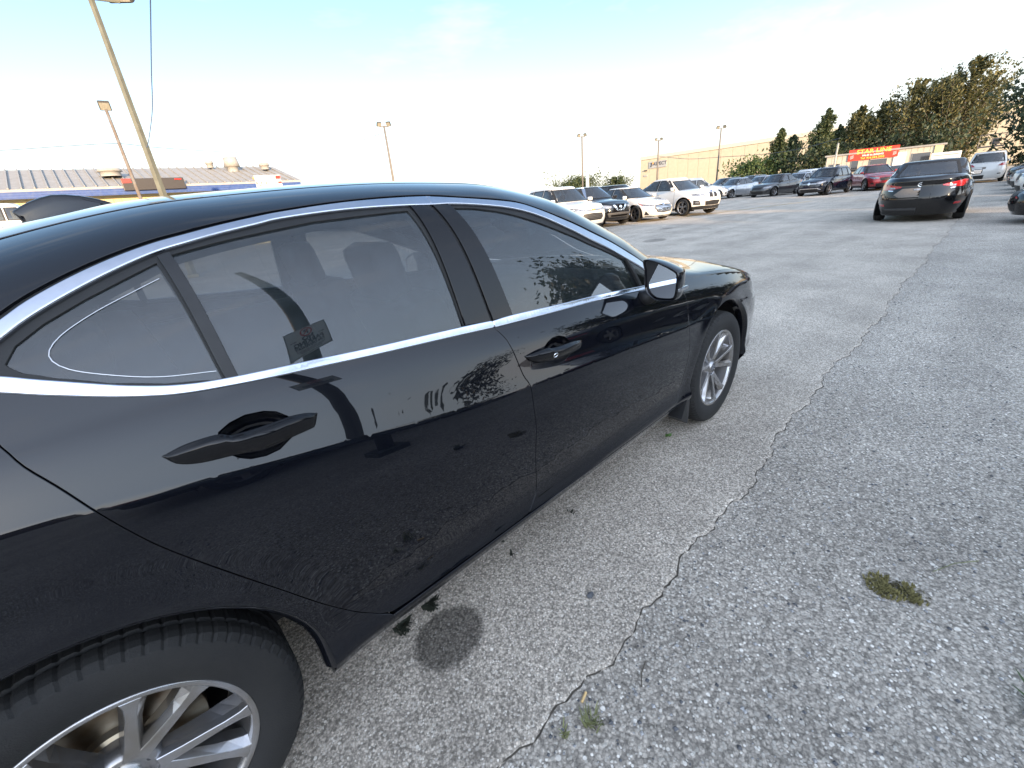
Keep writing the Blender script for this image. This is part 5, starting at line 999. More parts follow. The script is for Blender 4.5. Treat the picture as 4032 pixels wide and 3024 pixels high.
def make_car(name, pos, heading, spec, label, cat='car', group=None):
    L, W, H, wb = spec['L'], spec['W'], spec['H'], spec['wb']; fo = spec.get('fo', (L-wb)*.46); ro = L-wb-fo
    xf, xr = wb/2+fo, -(wb/2+ro); gc = spec.get('gc', .17); r = spec.get('r', .32); AR_ = r+spec.get('arch', .055)
    PM = spec['paint']; root = empty(name, pos, heading, label, cat, group)
    hf, hc, bz, tz = spec['hood_f'], spec['hood_c'], spec['belt'], spec['deck']          # heights: hood nose, hood at cowl, belt, boot edge
    cowl, rf, rr_, cb = spec['cowl'], spec['roof_f'], spec['roof_r'], spec['cab_r']      # x of cowl, roof front, roof rear, cabin base rear
    zsh = interp([xr, xr+.25, cb-.02, (cb+cowl)/2, cowl, cowl+.3*(xf-cowl), xf-.28, xf], [tz-.04, tz, max(tz, bz+.02), bz, bz-.02, (hc+hf)/2+.01, hf, hf-.10])
    Fp = spec.get('nose', [(0, -.10), (.30, -.02), (.42, 0), (.62, -.02), (.80, -.09), (1.0, -.24)])
    Bp = spec.get('tail', [(0, -.12), (.3, -.02), (.5, 0), (.75, -.04), (1.0, -.10)])
    Ft = interp([gc+a*(hf-gc) for a, _ in Fp]+[9], [xf+b for _, b in Fp]+[xf+Fp[-1][1]]); Bt = interp([gc+a*(tz-gc) for a, _ in Bp]+[9], [-xr+b for _, b in Bp]+[-xr+Bp[-1][1]])
    sec = interp([0, .08, .25, .5, .62, .66, .85, 1.0], spec.get('sec', [.90, .955, .985, 1.0, .997, .990, .965, .915]))
    tap = interp([xr, xr+.5, -wb/2, 0, wb/2, xf-.5, xf], [.93, .97, .995, 1, .995, .97, .93])
    def Wl(X, z): return W/2*sec(np.clip((z-gc)/(zsh(X)-gc), 0, 1))*tap(X)+.012*np.exp(-((np.hypot(np.abs(X)-wb/2, z-r)-AR_-.02)/.05)**2)
    body = Barrel(spec.get('m', 5.0), Ft, Bt, Wl, spec.get('kf', .16), spec.get('kr', .12), gc, hf)
    # ---- lower body grid
    ps = np.unique(np.concatenate([np.linspace(0, body.P_, 110)]+[np.interp(np.linspace(x_-AR_-.01, x_+AR_+.01, 22), body.pz(body.p, np.full_like(body.p, .45))[:, 0][::-1], body.p[::-1]) for x_ in (-wb/2, wb/2)]))
    c = np.interp(ps, body.p, body.c); y = np.interp(ps, body.p, body.y)
    X0 = body.xy(c, y, np.full_like(c, .45))[0]
    zt_ = zsh(X0); zt_ = zsh(body.xy(c, y, zt_)[0])
    zb0 = np.full_like(X0, gc)
    for x_ in (-wb/2, wb/2):
        d = AR_**2-(X0-x_)**2; zb0 = np.where((d > 0) & (y > .5), np.maximum(zb0, r+np.sqrt(np.maximum(d, 0))), zb0)
    NV = 16; V = []; F_ = []; np_ = len(ps)
    for i in range(NV+1):
        z = zb0+(zt_-zb0)*(i/NV); X, Y = body.xy(c, y, z); V.append(np.stack([X, Y, z], 1))
    ND = 6; crown = spec.get('crown', .05)
    Xr, Yr = V[-1][:, 0], V[-1][:, 1]
    for i in range(1, ND+1):
        k = 1-i/ND; V.append(np.stack([Xr, Yr*k, zt_+crown*(1-k**2)*np.clip(Yr/(.4*W), 0, 1)], 1))
    rows = len(V); V = np.concatenate(V)
    for i in range(rows-1):
        for j in range(np_-1): F_.append((i*np_+j, i*np_+j+1, (i+1)*np_+j+1, (i+1)*np_+j))
    k = len(V); V = np.concatenate([V, V*[1, -1, 1]]); F_ = [f[::-1] for f in F_]+[tuple(q+k for q in f) for f in F_]
    # ---- cabin
    zc0 = min(bz, tz)-.14; zr = H-spec.get('roof_crown', .05); wb0 = W/2*spec.get('cab_w', .90); wr_ = W/2*spec.get('roof_w', .66)
    ef, er = spec.get('ef', .92), spec.get('er', .85)
    def q_(z): return np.clip((np.asarray(z, float)-bz)/(zr-bz), -.6, 1.0)
    def pw(t, e_): return np.where(t >= 0, np.abs(t)**e_, t)
    midc = (rf+rr_)/2
    Fc = lambda z: cowl+(rf-cowl)*pw(q_(z), ef)-midc; Bc = lambda z: -(cb+(rr_-cb)*pw(q_(z), er))+midc
    Wc = lambda X, z: (wb0-(wb0-wr_)*np.where(q_(z) > 0, np.abs(q_(z))**1.35, q_(z)*.3))*(1-.05*np.clip((-X-(-rr_+midc)*.5)/1.2, 0, 1))
    cab = Barrel(spec.get('cm', 8.0), Fc, Bc, Wc, .16, .12, bz, zr)
    side_w = spec['win']; back_w = spec['backlight']; front_w = spec['screen']
    shrink = lambda poly, kk=.90: [tuple(np.array(poly).mean(0)+(np.array(q)-np.array(poly).mean(0))*kk) for q in poly]
    pc = np.linspace(0, cab.P_, 120); cc = np.interp(pc, cab.p, cab.c); yc = np.interp(pc, cab.p, cab.y)
    CV = []; NC = 22
    for i in range(NC+1):
        z = np.full_like(pc, zc0+(zr-zc0)*i/NC); X, Y = cab.xy(cc, yc, z); CV.append(np.stack([X+midc, Y, z], 1))
    base = CV[-1]; cen = np.array([midc, 0, 0])
    for kk, hz in ((.975, .25), (.93, .45), (.8, .68), (.6, .85), (.35, .95), (.12, .99), (.0, 1.0)):
        q = cen+(base-cen)*[kk, kk, 1]; q[:, 2] = zr+(H-zr)*hz; CV.append(q)
    nr = len(CV); CV = np.concatenate(CV); CF = []
    n1 = len(pc)
    for i in range(nr-1):
        for j in range(n1-1): CF.append((i*n1+j, i*n1+j+1, (i+1)*n1+j+1, (i+1)*n1+j))
    ctr = CV[np.array(CF)].mean(1); cj = np.array([.5*(cc[f[0] % n1]+cc[f[1] % n1]) for f in CF]); drop = np.zeros(len(CF), bool)
    for wpoly in side_w: drop |= inside(shrink(wpoly), ctr[:, [0, 2]]) & (np.abs(cj) < .985) & (ctr[:, 2] < zr)
    fz = [(-a, z_) for a, z_ in front_w[::-1]]+list(front_w); rz_ = [(-a, z_) for a, z_ in back_w[::-1]]+list(back_w)
    drop |= inside(shrink(fz), ctr[:, [1, 2]]) & (cj > .93) & (ctr[:, 2] < zr)
    drop |= inside(shrink(rz_), ctr[:, [1, 2]]) & (cj < -.93) & (ctr[:, 2] < zr)
    CF = [f for f, d in zip(CF, drop) if not d]
    k2 = len(CV); CV = np.concatenate([CV, CV*[1, -1, 1]]); CF = [f[::-1] for f in CF]+[tuple(q+k2 for q in f) for f in CF]
    o = obj('body', np.concatenate([V, CV]), F_+[tuple(q+len(V) for q in f) for f in CF], PM, root, smooth=True)
    # ---- windows
    def Sx(sgn):
        def f(x, z): q = cab.xz(np.asarray(x)-midc, z); return q*[1, sgn, 1]+[midc, 0, 0]
        return f
    for sgn in (1, -1):
        for wpoly in side_w:
            panel('side_window', Sx(sgn), wpoly, 'car_glass', root, off=.004, step=.10, depth=0, side=-sgn)
            big = shrink(wpoly, 1.06); panel('window_surround', Sx(sgn), big, spec.get('surround', 'black_rubber'), root, holes=[shrink(wpoly, .91)], off=.0065, step=.12, depth=0, side=-sgn)
    SFr = lambda y_, z_: cab.yz(y_, z_, True)+[midc, 0, 0]; SRr = lambda y_, z_: cab.yz(y_, z_, False)+[midc, 0, 0]
    for nm, poly, Sf, sd_ in (('windshield', fz, SFr, 1), ('rear_window', rz_, SRr, -1)):
        panel(nm, Sf, poly, 'screen_glass' if nm == 'windshield' else spec.get('back_glass', 'car_glass'), root, off=.004, step=.12, depth=0, side=sd_)
        panel('window_surround', Sf, shrink(poly, 1.035), 'black_rubber', root, holes=[shrink(poly, .93)], off=.0065, step=.15, depth=0, side=sd_)
    # ---- features: lamps, grilles, trim laid on the body surface
    for ft in spec['features']:
        end, nm, mat, poly = ft[:4]; off = ft[4] if len(ft) > 4 else .006; mir = ft[5] if len(ft) > 5 else True; par = root
        Sf = body.pz if end == 'f' else body.rz
        if end == 's': Sf = body.xz
        if not mir: poly = [(-a, b) for a, b in poly[::-1] if a > 1e-6]+list(poly)
        sides = (1, -1) if mir else (1,)
        for sgn in sides:
            S_ = (lambda a, b, Sf=Sf, sgn=sgn: Sf(a, b)*[1, sgn, 1])
            sd_ = {'f': 1, 'r': -1, 's': -1}[end]*sgn
            panel(nm, S_, poly, mat, par, off=off, step=.06, depth=off+.012, side=sd_, round_=.004)
    # joints between the panels as thin dark strips
    for ln in spec.get('joints', []):
        a = np.array(densify(ln, .04, False)); d_ = np.gradient(a, axis=0); n_ = np.stack([-d_[:, 1], d_[:, 0]], 1); n_ /= np.linalg.norm(n_, axis=1, keepdims=True); poly = [tuple(q) for q in a+n_*.005]+[tuple(q) for q in (a-n_*.005)[::-1]]
        for sgn in (1, -1): panel('door_joint', (lambda a_, b_, sgn=sgn: body.xz(a_, b_)*[1, sgn, 1]), poly, 'void_black', root, off=.002, step=.05, depth=0, side=-sgn)
    for hx, hz in spec.get('handles', []):
        for sgn in (1, -1):
            q = body.xz(np.array([hx]), np.array([hz]))[0]; bm = bmesh.new(); box(bm, (q[0], sgn*(q[1]+.014), q[2]), (.19, .022, .028), bevel=.009); bm_obj('door_handle', bm, spec.get('handle_mat', PM), root)
    # ---- arches, floor, wheels, mirrors, seats
    bm = bmesh.new(); box(bm, (0, 0, gc+.10), (wb-2*AR_+.04, W*.86, .16)); box(bm, (0, 0, gc+.16), (L*.86, W*.46, .2)); bm_obj('underbody', bm, 'void_black', root)
    for x_ in (-wb/2, wb/2):
        for sgn in (1, -1):
            bm = bmesh.new(); lathe(bm, [(AR_+.004, sgn*(W/2-.045)), (AR_+.004, sgn*(W/2-.36)), (0, sgn*(W/2-.36))], 24, cx=x_, cz=r, a0=R(-25), a1=R(205), close=False); bm_obj('arch_liner', bm, 'void_black', root)
            far_wheel(root, x_, sgn*(W/2-.125), r, spec)
    mx_ = cowl-.30
    for sgn in (1, -1):
        y0 = float(cab.xz(np.array([mx_-midc]), np.array([bz+.03]))[0, 1]); mm = empty('door_mirror', (mx_, sgn*(y0+.115), bz+.085)); mm.parent = root
        bm = bmesh.new(); box(bm, (0, 0, 0), (.11, .20, .135), bevel=.04); bm_obj('shell', bm, spec.get('mirror_mat', PM), mm, smooth=True)
        bm = bmesh.new(); box(bm, (-.054, 0, 0), (.008, .16, .10), bevel=.003); bm_obj('glass', bm, 'mirror_silver', mm)
        bm = bmesh.new(); box(bm, (.02, -sgn*.115, -.05), (.06, .10, .03), bevel=.01); bm_obj('arm', bm, 'black_plastic', mm)
    for sx_, ww in ((midc+.25, .5), (midc-.62, None)):
        if ww:
            for sgn in (1, -1): bm = bmesh.new(); box(bm, (sx_, sgn*W*.2, .62*H/1.45), (.14, .48, .5), bevel=.04); box(bm, (sx_-.03, sgn*W*.2, bz+.22), (.09, .25, .17), bevel=.04); bm_obj('front_seat', bm, 'seat_cloth', root)
        else:
            bm = bmesh.new(); box(bm, (sx_, 0, .62*H/1.45), (.16, W*.66, .5), bevel=.04)
            for q in (-.2, .2): box(bm, (sx_-.03, q*W, bz+.15), (.09, .24, .14), bevel=.04)
            bm_obj('rear_seat', bm, 'seat_cloth', root)
    bm = bmesh.new(); box(bm, (cowl-.42, 0, bz-.06), (.35, W*.74, .16), bevel=.05); bm_obj('dashboard', bm, 'interior_black', root)
    if spec.get('rails'):
        for sgn in (1, -1):
            q = cab.xz(np.array([rf-.1-midc, midc-midc, rr_+.15-midc]), np.array([zr]*3)); bm = bmesh.new()
            tube(bm, [(q[0][0]+midc, sgn*(q[0][1]-.03), zr+.01), (q[0][0]+midc-.1, sgn*(q[0][1]-.04), H+.015), (midc, sgn*(q[1][1]-.05), H+.03), (q[2][0]+midc+.1, sgn*(q[2][1]-.04), H+.005), (q[2][0]+midc, sgn*(q[2][1]-.03), zr+.005)], .016, 6); bm_obj('roof_rail', bm, spec.get('rail_mat', 'bright_trim'), root)
    root['_dims'] = 0; del root['_dims']
    return root, body, cab

paint('white_paint', (.60, .59, .565), flake=0, rough=.25, dust_amt=.04)
paint('dark_navy_paint', (.006, .009, .020), flake=.1, rough=.15, dust_amt=.015, spec=.2)
paint('deep_black_paint', (.004, .004, .005), flake=0, rough=.12, dust_amt=.01, spec=.1)
paint('silver_paint', (.42, .44, .47), flake=.7, rough=.32)
paint('charcoal_paint', (.035, .038, .042), flake=.5, rough=.28)
paint('grey_paint', (.16, .17, .18), flake=.6, rough=.3)
paint('red_paint', (.30, .012, .018), flake=.3, rough=.25)
paint('blue_grey_paint', (.09, .11, .15), flake=.6, rough=.3)
P('plate_grey', (.16, .145, .13), rough=.5, var=.2)
P('gold_trim', (.75, .50, .15), rough=.3, metal=.8)

def lamp(x0, x1, z0, z1, slant=.04, tip=.5):
    """headlight outline in (arc, z): inner end low, outer end swept up"""
    return [(x0, z0), ((x0+x1)/2, z0-.004), (x1, z0+slant+.02), (x1+.05, z1), ((x0+x1)/2, z1-slant*tip*.4), (x0+.01, z1-slant)]
def sedan_spec(paint_, **k):
    s = dict(L=4.6, W=1.80, H=1.45, wb=2.70, r=.32, paint=paint_, hood_f=.72, hood_c=.92, belt=.93, deck=1.02, cowl=.98, roof_f=.18, roof_r=-.88, cab_r=-1.72, gc=.17,
             win=[[(.72, .955), (.08, 1.375), (-.22, 1.385), (-.25, .975)], [(-.33, .978), (-.30, 1.385), (-.75, 1.37), (-1.22, 1.16), (-1.26, 1.02)]],
             screen=[(.70, .965), (.53, 1.37)], backlight=[(.60, 1.06), (.50, 1.36)],
             joints=[[(.80, .90), (.83, .6), (.74, .22)], [(-.28, .93), (-.27, .6), (-.30, .22)], [(-1.22, .98), (-1.18, .78), (-.98, .5)]], handles=[(-.12, .80), (-1.05, .83)],
             features=[('f', 'headlight', 'clear_lens', lamp(.46, .98, .60, .73)), ('f', 'grille', 'black_plastic', [(0, .52), (.34, .53), (.40, .66), (0, .67)], .004, False), ('f', 'lower_grille', 'black_plastic', [(0, .24), (.45, .25), (.50, .38), (0, .40)], .004, False),
                       ('f', 'fog_lamp', 'black_plastic', [(.62, .30), (.80, .31), (.82, .40), (.66, .40)]), ('r', 'tail_light', 'red_lens', [(.45, .76), (1.02, .78), (1.10, .88), (.48, .92)]), ('r', 'licence_plate', 'plate_grey', [(0, .62), (.16, .62), (.16, .72), (0, .72)], .01, False),
                       ('r', 'bumper_insert', 'black_plastic', [(0, .22), (.62, .24), (.66, .32), (0, .34)], .004, False)])
    s.update(k); return s
def suv_spec(paint_, **k):
    s = dict(L=4.45, W=1.83, H=1.64, wb=2.64, r=.345, arch=.06, paint=paint_, hood_f=.86, hood_c=1.03, belt=1.06, deck=1.08, cowl=.98, roof_f=.22, roof_r=-1.55, cab_r=-2.02, gc=.21, er=1.0, ef=.95, cab_w=.92, roof_w=.70,
             win=[[(.74, 1.085), (.16, 1.54), (-.16, 1.55), (-.18, 1.10)], [(-.26, 1.10), (-.24, 1.55), (-.95, 1.545), (-.98, 1.115)], [(-1.06, 1.115), (-1.03, 1.54), (-1.42, 1.50), (-1.66, 1.28), (-1.66, 1.16)]],
             screen=[(.72, 1.09), (.56, 1.53)], backlight=[(.66, 1.13), (.55, 1.52)], m=5.5,
             nose=[(0, -.12), (.28, -.03), (.45, 0), (.70, -.01), (.88, -.05), (1.0, -.16)], tail=[(0, -.10), (.3, -.01), (.5, 0), (.8, -.04), (1.0, -.07)],
             joints=[[(.80, 1.03), (.83, .65), (.74, .30)], [(-.22, 1.05), (-.22, .6), (-.24, .30)], [(-1.05, 1.07), (-1.03, .85), (-.90, .60)]], handles=[(-.08, .92), (-.92, .95)],
             features=[('f', 'headlight', 'clear_lens', lamp(.45, .98, .72, .86)), ('f', 'grille', 'black_plastic', [(0, .60), (.36, .61), (.42, .78), (0, .79)], .004, False), ('f', 'lower_grille', 'black_plastic', [(0, .27), (.52, .28), (.56, .44), (0, .46)], .004, False),
                       ('f', 'bumper_base', 'black_plastic', [(0, .215), (1.25, .22), (1.25, .275), (0, .265)], .004, False), ('f', 'fog_lamp', 'black_plastic', [(.66, .40), (.84, .41), (.85, .50), (.70, .50)]),
                       ('r', 'tail_light', 'red_lens', [(.62, .86), (1.02, .88), (1.04, 1.04), (.66, 1.04)]), ('r', 'licence_plate', 'plate_grey', [(0, .78), (.16, .78), (.16, .88), (0, .88)], .01, False), ('r', 'bumper_base', 'black_plastic', [(0, .22), (1.2, .23), (1.2, .42), (0, .44)], .004, False),
                       ('s', 'sill_cladding', 'black_plastic', [(-.90, .215), (.90, .215), (.90, .33), (-.90, .33)], .005)])
    s.update(k); return s
# ------------------------------------------------------------------ the cars in view
def gz(x, y): return float(ground_z(x, y))
HD = math.atan2(-.96, -.28)
def along(fr_x, fr_y, spec, heading):
    """car centre from the ground contact of its front right wheel"""
    wb, W = spec['wb'], spec['W']; c, s = math.cos(heading), math.sin(heading); lx, ly = wb/2, -(W/2-.1)
    return fr_x-(c*lx-s*ly), fr_y-(s*lx+c*ly)
def put(name, frx, fry, heading, spec, label, group=None):
    px_, py_ = frx+2.485, fry+1.82; ca, sa = math.cos(R(.7)), math.sin(R(.7)); frx, fry = -2.485+(px_*ca-py_*sa)*.93, -1.82+(px_*sa+py_*ca)*.93
    x, y = along(frx, fry, spec, heading); return make_car(name, (x, y, gz(frx, fry)), heading, spec, label, 'car', group)
G1 = 'cars parked nose out in the near row'
# white hatchback crossover
s = suv_spec('white_paint', L=4.25, W=1.78, H=1.66, wb=2.555, hood_f=.90, belt=1.04)
s['features'] = [f for f in s['features'] if f[1] not in ('headlight', 'grille', 'lower_grille')]+[('f', 'headlight', 'clear_lens', [(.34, .735), (.60, .735), (.92, .755), (1.02, .85), (.78, .845), (.34, .79)]), ('f', 'side_marker', 'red_lens', [(.93, .76), (1.00, .775), (1.10, .87), (1.02, .85)], .008), ('f', 'grille', 'black_plastic', [(0, .73), (.36, .74), (.36, .79), (0, .795)], .005, False), ('f', 'grille_bar', 'chrome', [(0, .755), (.36, .76), (.36, .775), (0, .772)], .012, False), ('f', 'emblem', 'gold_trim', [(0, .748), (.03, .748), (.035, .757), (.085, .757), (.085, .775), (.035, .775), (.03, .785), (0, .785)], .02, False), ('f', 'lower_grille', 'black_plastic', [(0, .40), (.40, .41), (.47, .50), (.43, .63), (0, .65)], .004, False)]+[('f', 'grille_slat', 'grey_plastic', [(0, .45+.05*i), (.42, .455+.05*i), (.42, .47+.05*i), (0, .465+.05*i)], .010, False) for i in range(4)]
put('parked_crossover', 11.9+.3-.28*1.2, 10.95-.96*1.2, HD, s, 'white crossover with gold emblem, parked at the left of the near row', G1)
# black crossover with V grille
s = suv_spec('deep_black_paint', L=4.38, W=1.84, H=1.59, wb=2.65, hood_f=.88, belt=1.02, rails=False)
s['features'] = [f for f in s['features'] if f[1] not in ('headlight', 'grille', 'lower_grille', 'fog_lamp')]+[('f', 'headlight', 'clear_lens', [(.42, .70), (.70, .69), (.98, .77), (1.03, .85), (.80, .82), (.44, .77)]), ('f', 'side_marker', 'red_lens', [(.98, .775), (1.06, .80), (1.12, .87), (1.03, .85)], .009), ('f', 'grille', 'void_black', [(0, .58), (.12, .60), (.34, .80), (0, .82)], .004, False), ('f', 'grille_chrome', 'chrome', [(.10, .585), (.16, .585), (.37, .79), (.33, .80), (.27, .80), (.12, .64)], .012), ('f', 'grille_chrome', 'chrome', [(0, .575), (.12, .585), (.12, .63), (0, .62)], .012, False), ('f', 'emblem', 'chrome', [(.070*math.cos(R(a)), .715+.055*math.sin(R(a))) for a in range(-90, 91, 20)], .018, False), ('f', 'lower_grille', 'grey_plastic', [(0, .34), (.52, .35), (.60, .50), (0, .52)], .004, False), ('f', 'intake', 'void_black', [(0, .36), (.42, .37), (.46, .43), (0, .43)], .009, False), ('f', 'fog_lamp', 'chrome', [(.72+.07*math.cos(R(a)), .36+.05*math.sin(R(a))) for a in range(0, 360, 30)], .008), ('f', 'fog_lens', 'void_black', [(.72+.045*math.cos(R(a)), .36+.03*math.sin(R(a))) for a in range(0, 360, 30)], .013)]
s['surround'] = 'bright_trim'
put('parked_crossover', 14.35, 10.2, HD, s, 'black crossover with chrome V grille, between two white cars', G1)
# white sedan, dark five spoke wheels
s = sedan_spec('white_paint', L=4.62, W=1.80, H=1.44, wb=2.70, hood_f=.74, spokes=5, rim_style='double', rim_mat='alloy_dark', r=.325)
s['features'] = [f for f in s['features'] if f[1] not in ('headlight', 'grille', 'lower_grille', 'fog_lamp')]+[('f', 'headlight', 'clear_lens', [(.48, .60), (.72, .60), (.95, .63), (1.03, .72), (.80, .69), (.48, .645)]), ('f', 'side_marker', 'red_lens', [(.95, .63), (1.0, .65), (1.12, .76), (1.03, .72)], .009), ('f', 'grille', 'black_plastic', [(0, .33), (.36, .35), (.50, .50), (.44, .63), (0, .66)], .004, False), ('f', 'fog_lamp', 'black_plastic', [(.70, .26), (.92, .27), (.88, .42)], .006), ('f', 'lip', 'black_plastic', [(0, .185), (.9, .19), (.9, .215), (0, .21)], .006, False)]+[('f', 'grille_slat', 'chrome', [(0, .375+.05*i), (.36+.03*i-.06*max(0, i-3), .38+.05*i), (.36+.03*i-.06*max(0, i-3), .395+.05*i), (0, .39+.05*i)], .010, False) for i in range(5)]+[('f', 'emblem', 'chrome', [(.07*math.cos(R(a)), .64+.035*math.sin(R(a))) for a in range(-90, 91, 20)], .018, False)]
put('parked_sedan', 16.85, 9.5, HD, s, 'white sedan with slatted grille and dark alloy wheels', G1)
# white coupe SUV
s = suv_spec('white_paint', L=4.88, W=1.98, H=1.69, wb=2.93, r=.372, arch=.07, hood_f=.98, hood_c=1.12, belt=1.11, deck=1.16, cowl=1.12, roof_f=.35, roof_r=-.75, cab_r=-2.25, er=.72, gc=.24, spokes=5, rim_style='double', rim_k=.72,
             win=[[(.86, 1.14), (.30, 1.58), (-.12, 1.60), (-.16, 1.16)], [(-.24, 1.16), (-.20, 1.60), (-.70, 1.58), (-1.40, 1.36), (-1.52, 1.24)]], backlight=[(.66, 1.25), (.58, 1.55)], joints=[[(.92, 1.1), (.95, .7), (.86, .34)], [(-.2, 1.1), (-.2, .6), (-.22, .34)], [(-1.35, 1.15), (-1.25, .9), (-1.0, .6)]], handles=[(-.05, .98), (-1.1, 1.0)])
s['features'] = [f for f in s['features'] if f[1] not in ('headlight', 'grille', 'lower_grille', 'fog_lamp', 'bumper_base', 'sill_cladding')]+[('f', 'headlight', 'clear_lens', [(.50, .80), (.75, .79), (1.02, .82), (1.10, .91), (.85, .93), (.50, .88)]), ('f', 'kidney_grille', 'black_plastic', [(.04, .74), (.22, .75), (.26, .84), (.22, .92), (.05, .93)], .010), ('f', 'grille_frame', 'chrome', [(.03, .725), (.235, .735), (.275, .84), (.235, .935), (.04, .945)], .006), ('f', 'lower_grille', 'black_plastic', [(0, .40), (.42, .41), (.48, .58), (0, .60)], .004, False), ('f', 'air_intake', 'black_plastic', [(.66, .44), (.98, .46), (1.00, .64), (.74, .62)], .005), ('f', 'fog_lamp', 'clear_lens', [(.72, .50), (.92, .51), (.93, .58), (.74, .57)], .010), ('f', 'bumper_base', 'black_plastic', [(0, .25), (1.35, .25), (1.20, .36), (.62, .40), (0, .38)], .005, False), ('f', 'side_marker', 'amber_lens', [(1.14, .70), (1.26, .70), (1.26, .72), (1.14, .72)]), ('f', 'emblem', 'blue_fascia', [(.04*math.cos(R(a)), .985+.03*math.sin(R(a))) for a in range(-90, 91, 30)], .012, False), ('s', 'sill_cladding', 'black_plastic', [(-1.0, .245), (1.0, .245), (1.0, .33), (-1.0, .33)], .005), ('r', 'tail_light', 'red_lens', [(.55, .9), (1.05, .92), (1.08, 1.04), (.6, 1.05)])]
put('parked_coupe_suv', 19.9, 8.65, HD, s, 'large white coupe SUV with silver star wheels, nearest the aisle', G1)
# far row facing the camera
G2 = 'cars parked across the far row'; H2 = R(168)
def far(name, az, d, spec, label, head=H2, group=G2):
    x, y = polar(az, d); return make_car(name, (x, y, gz(x, y)), head, spec, label, 'car', group)
s = sedan_spec('silver_paint', L=4.6, W=1.80, H=1.48, wb=2.69, spokes=5)
far('parked_sedan', 20.6, 43.5, s, 'silver sedan in the far row, right of the white coupe SUV', R(160))
s = sedan_spec('charcoal_paint', L=4.6, W=1.80, H=1.50, wb=2.70, hood_f=.80, spokes=5)
far('parked_sedan', 16.7, 41.5, s, 'charcoal sedan between the silver sedan and the dark SUV', R(163))
s = suv_spec('dark_navy_paint', L=4.70, W=1.84, H=1.67, wb=2.79, rails=True, hood_f=.92, spokes=5, r=.36)
s['features'] = [f for f in s['features'] if f[1] not in ('grille',)]+[('f', 'grille', 'black_plastic', [(0, .68), (.44, .69), (.46, .80), (0, .82)], .004, False)]+[('f', 'grille_bar', 'chrome', [(0, .71+.045*i), (.44, .715+.045*i), (.44, .728+.045*i), (0, .723+.045*i)], .010, False) for i in range(2)]+[('f', 'emblem', 'chrome', [(.075*math.cos(R(a)), .75+.075*math.sin(R(a))) for a in range(-90, 91, 20)], .018, False), ('f', 'chrome_strip', 'chrome', [(0, .44), (.50, .44), (.70, .36), (.72, .375), (.52, .465), (0, .465)], .010, False)]
far('parked_suv', 12.35, 38.6, s, 'dark navy SUV with chrome grille bars and roof rails in the far row', R(169))
s = suv_spec('red_paint', L=4.8, W=1.92, H=1.60, wb=2.85, r=.38, hood_f=.88, roof_r=-1.2, er=.8); rd = far('parked_hatchback', 8.6, 41.5, s, 'red hatchback with silver wheel behind the dark navy SUV', R(207), None)[0]
s = sedan_spec('grey_paint', L=4.7, hood_f=.76); far('parked_sedan', 7.35, 44.5, s, 'grey sedan beside the red hatchback', R(207), None)
bk = far('parked_suv', 8.6, 49, suv_spec('deep_black_paint', H=1.66, L=4.7, wb=2.8), 'black SUV roof showing behind the red hatchback', R(200), None)[0]
sil = far('parked_sedan', 5.9, 47.5, sedan_spec('silver_paint', H=1.5), 'silver sedan half hidden by the black sedan ahead', R(200), None)[0]
# second rank seen over the roofs
def clone(src, az, d, head, label, name=None, z=None):
    o = copy_tree(src); x, y = polar(az, d); o.location = (x, y, gz(x, y)+(z or 0)); o.rotation_euler = (0, 0, head); o['label'] = label
    if 'group' in o: del o['group']
    if name: o.name = name
    return o
wv = make_car('parked_suv', (*polar(24.3, 41), gz(*polar(24.3, 41))), R(-62), suv_spec('white_paint', H=1.74, L=4.6, wb=2.7, roof_r=-1.85, cab_r=-2.1), 'boxy white SUV behind the white coupe SUV')[0]
clone(bk, 33.0, 31.0, R(-100), 'black SUV roof behind the white sedan'); clone(bk, 36.2, 33, R(-100), 'dark SUV roof behind the black crossover')
gs = make_car('parked_suv', (*polar(41.5, 30), gz(*polar(41.5, 30))), R(75), suv_spec('grey_paint', H=1.62), 'grey SUV roof behind the white crossover at left')[0]
clone(gs, 45.0, 32, R(75), 'grey car roof farthest left behind the black sedan')
clone(sil, 18.2, 47, R(160), 'silver sedan in the second rank behind the charcoal sedan'); clone(gs, 21.8, 50, R(150), 'dark grey people carrier behind the silver sedan'); clone(sil, 14.7, 46.5, R(165), 'pale sedan behind the dark navy SUV on its left'); clone(wv, 14.2, 54, R(165), 'white van roof behind the dark navy SUV')
clone(gs, 19.2, 51, R(160), 'grey estate roof behind the charcoal sedan')
vn = clone(wv, 93.2, 27, R(0), 'white van beside the workshop at the left edge', 'parked_van', 1.1)
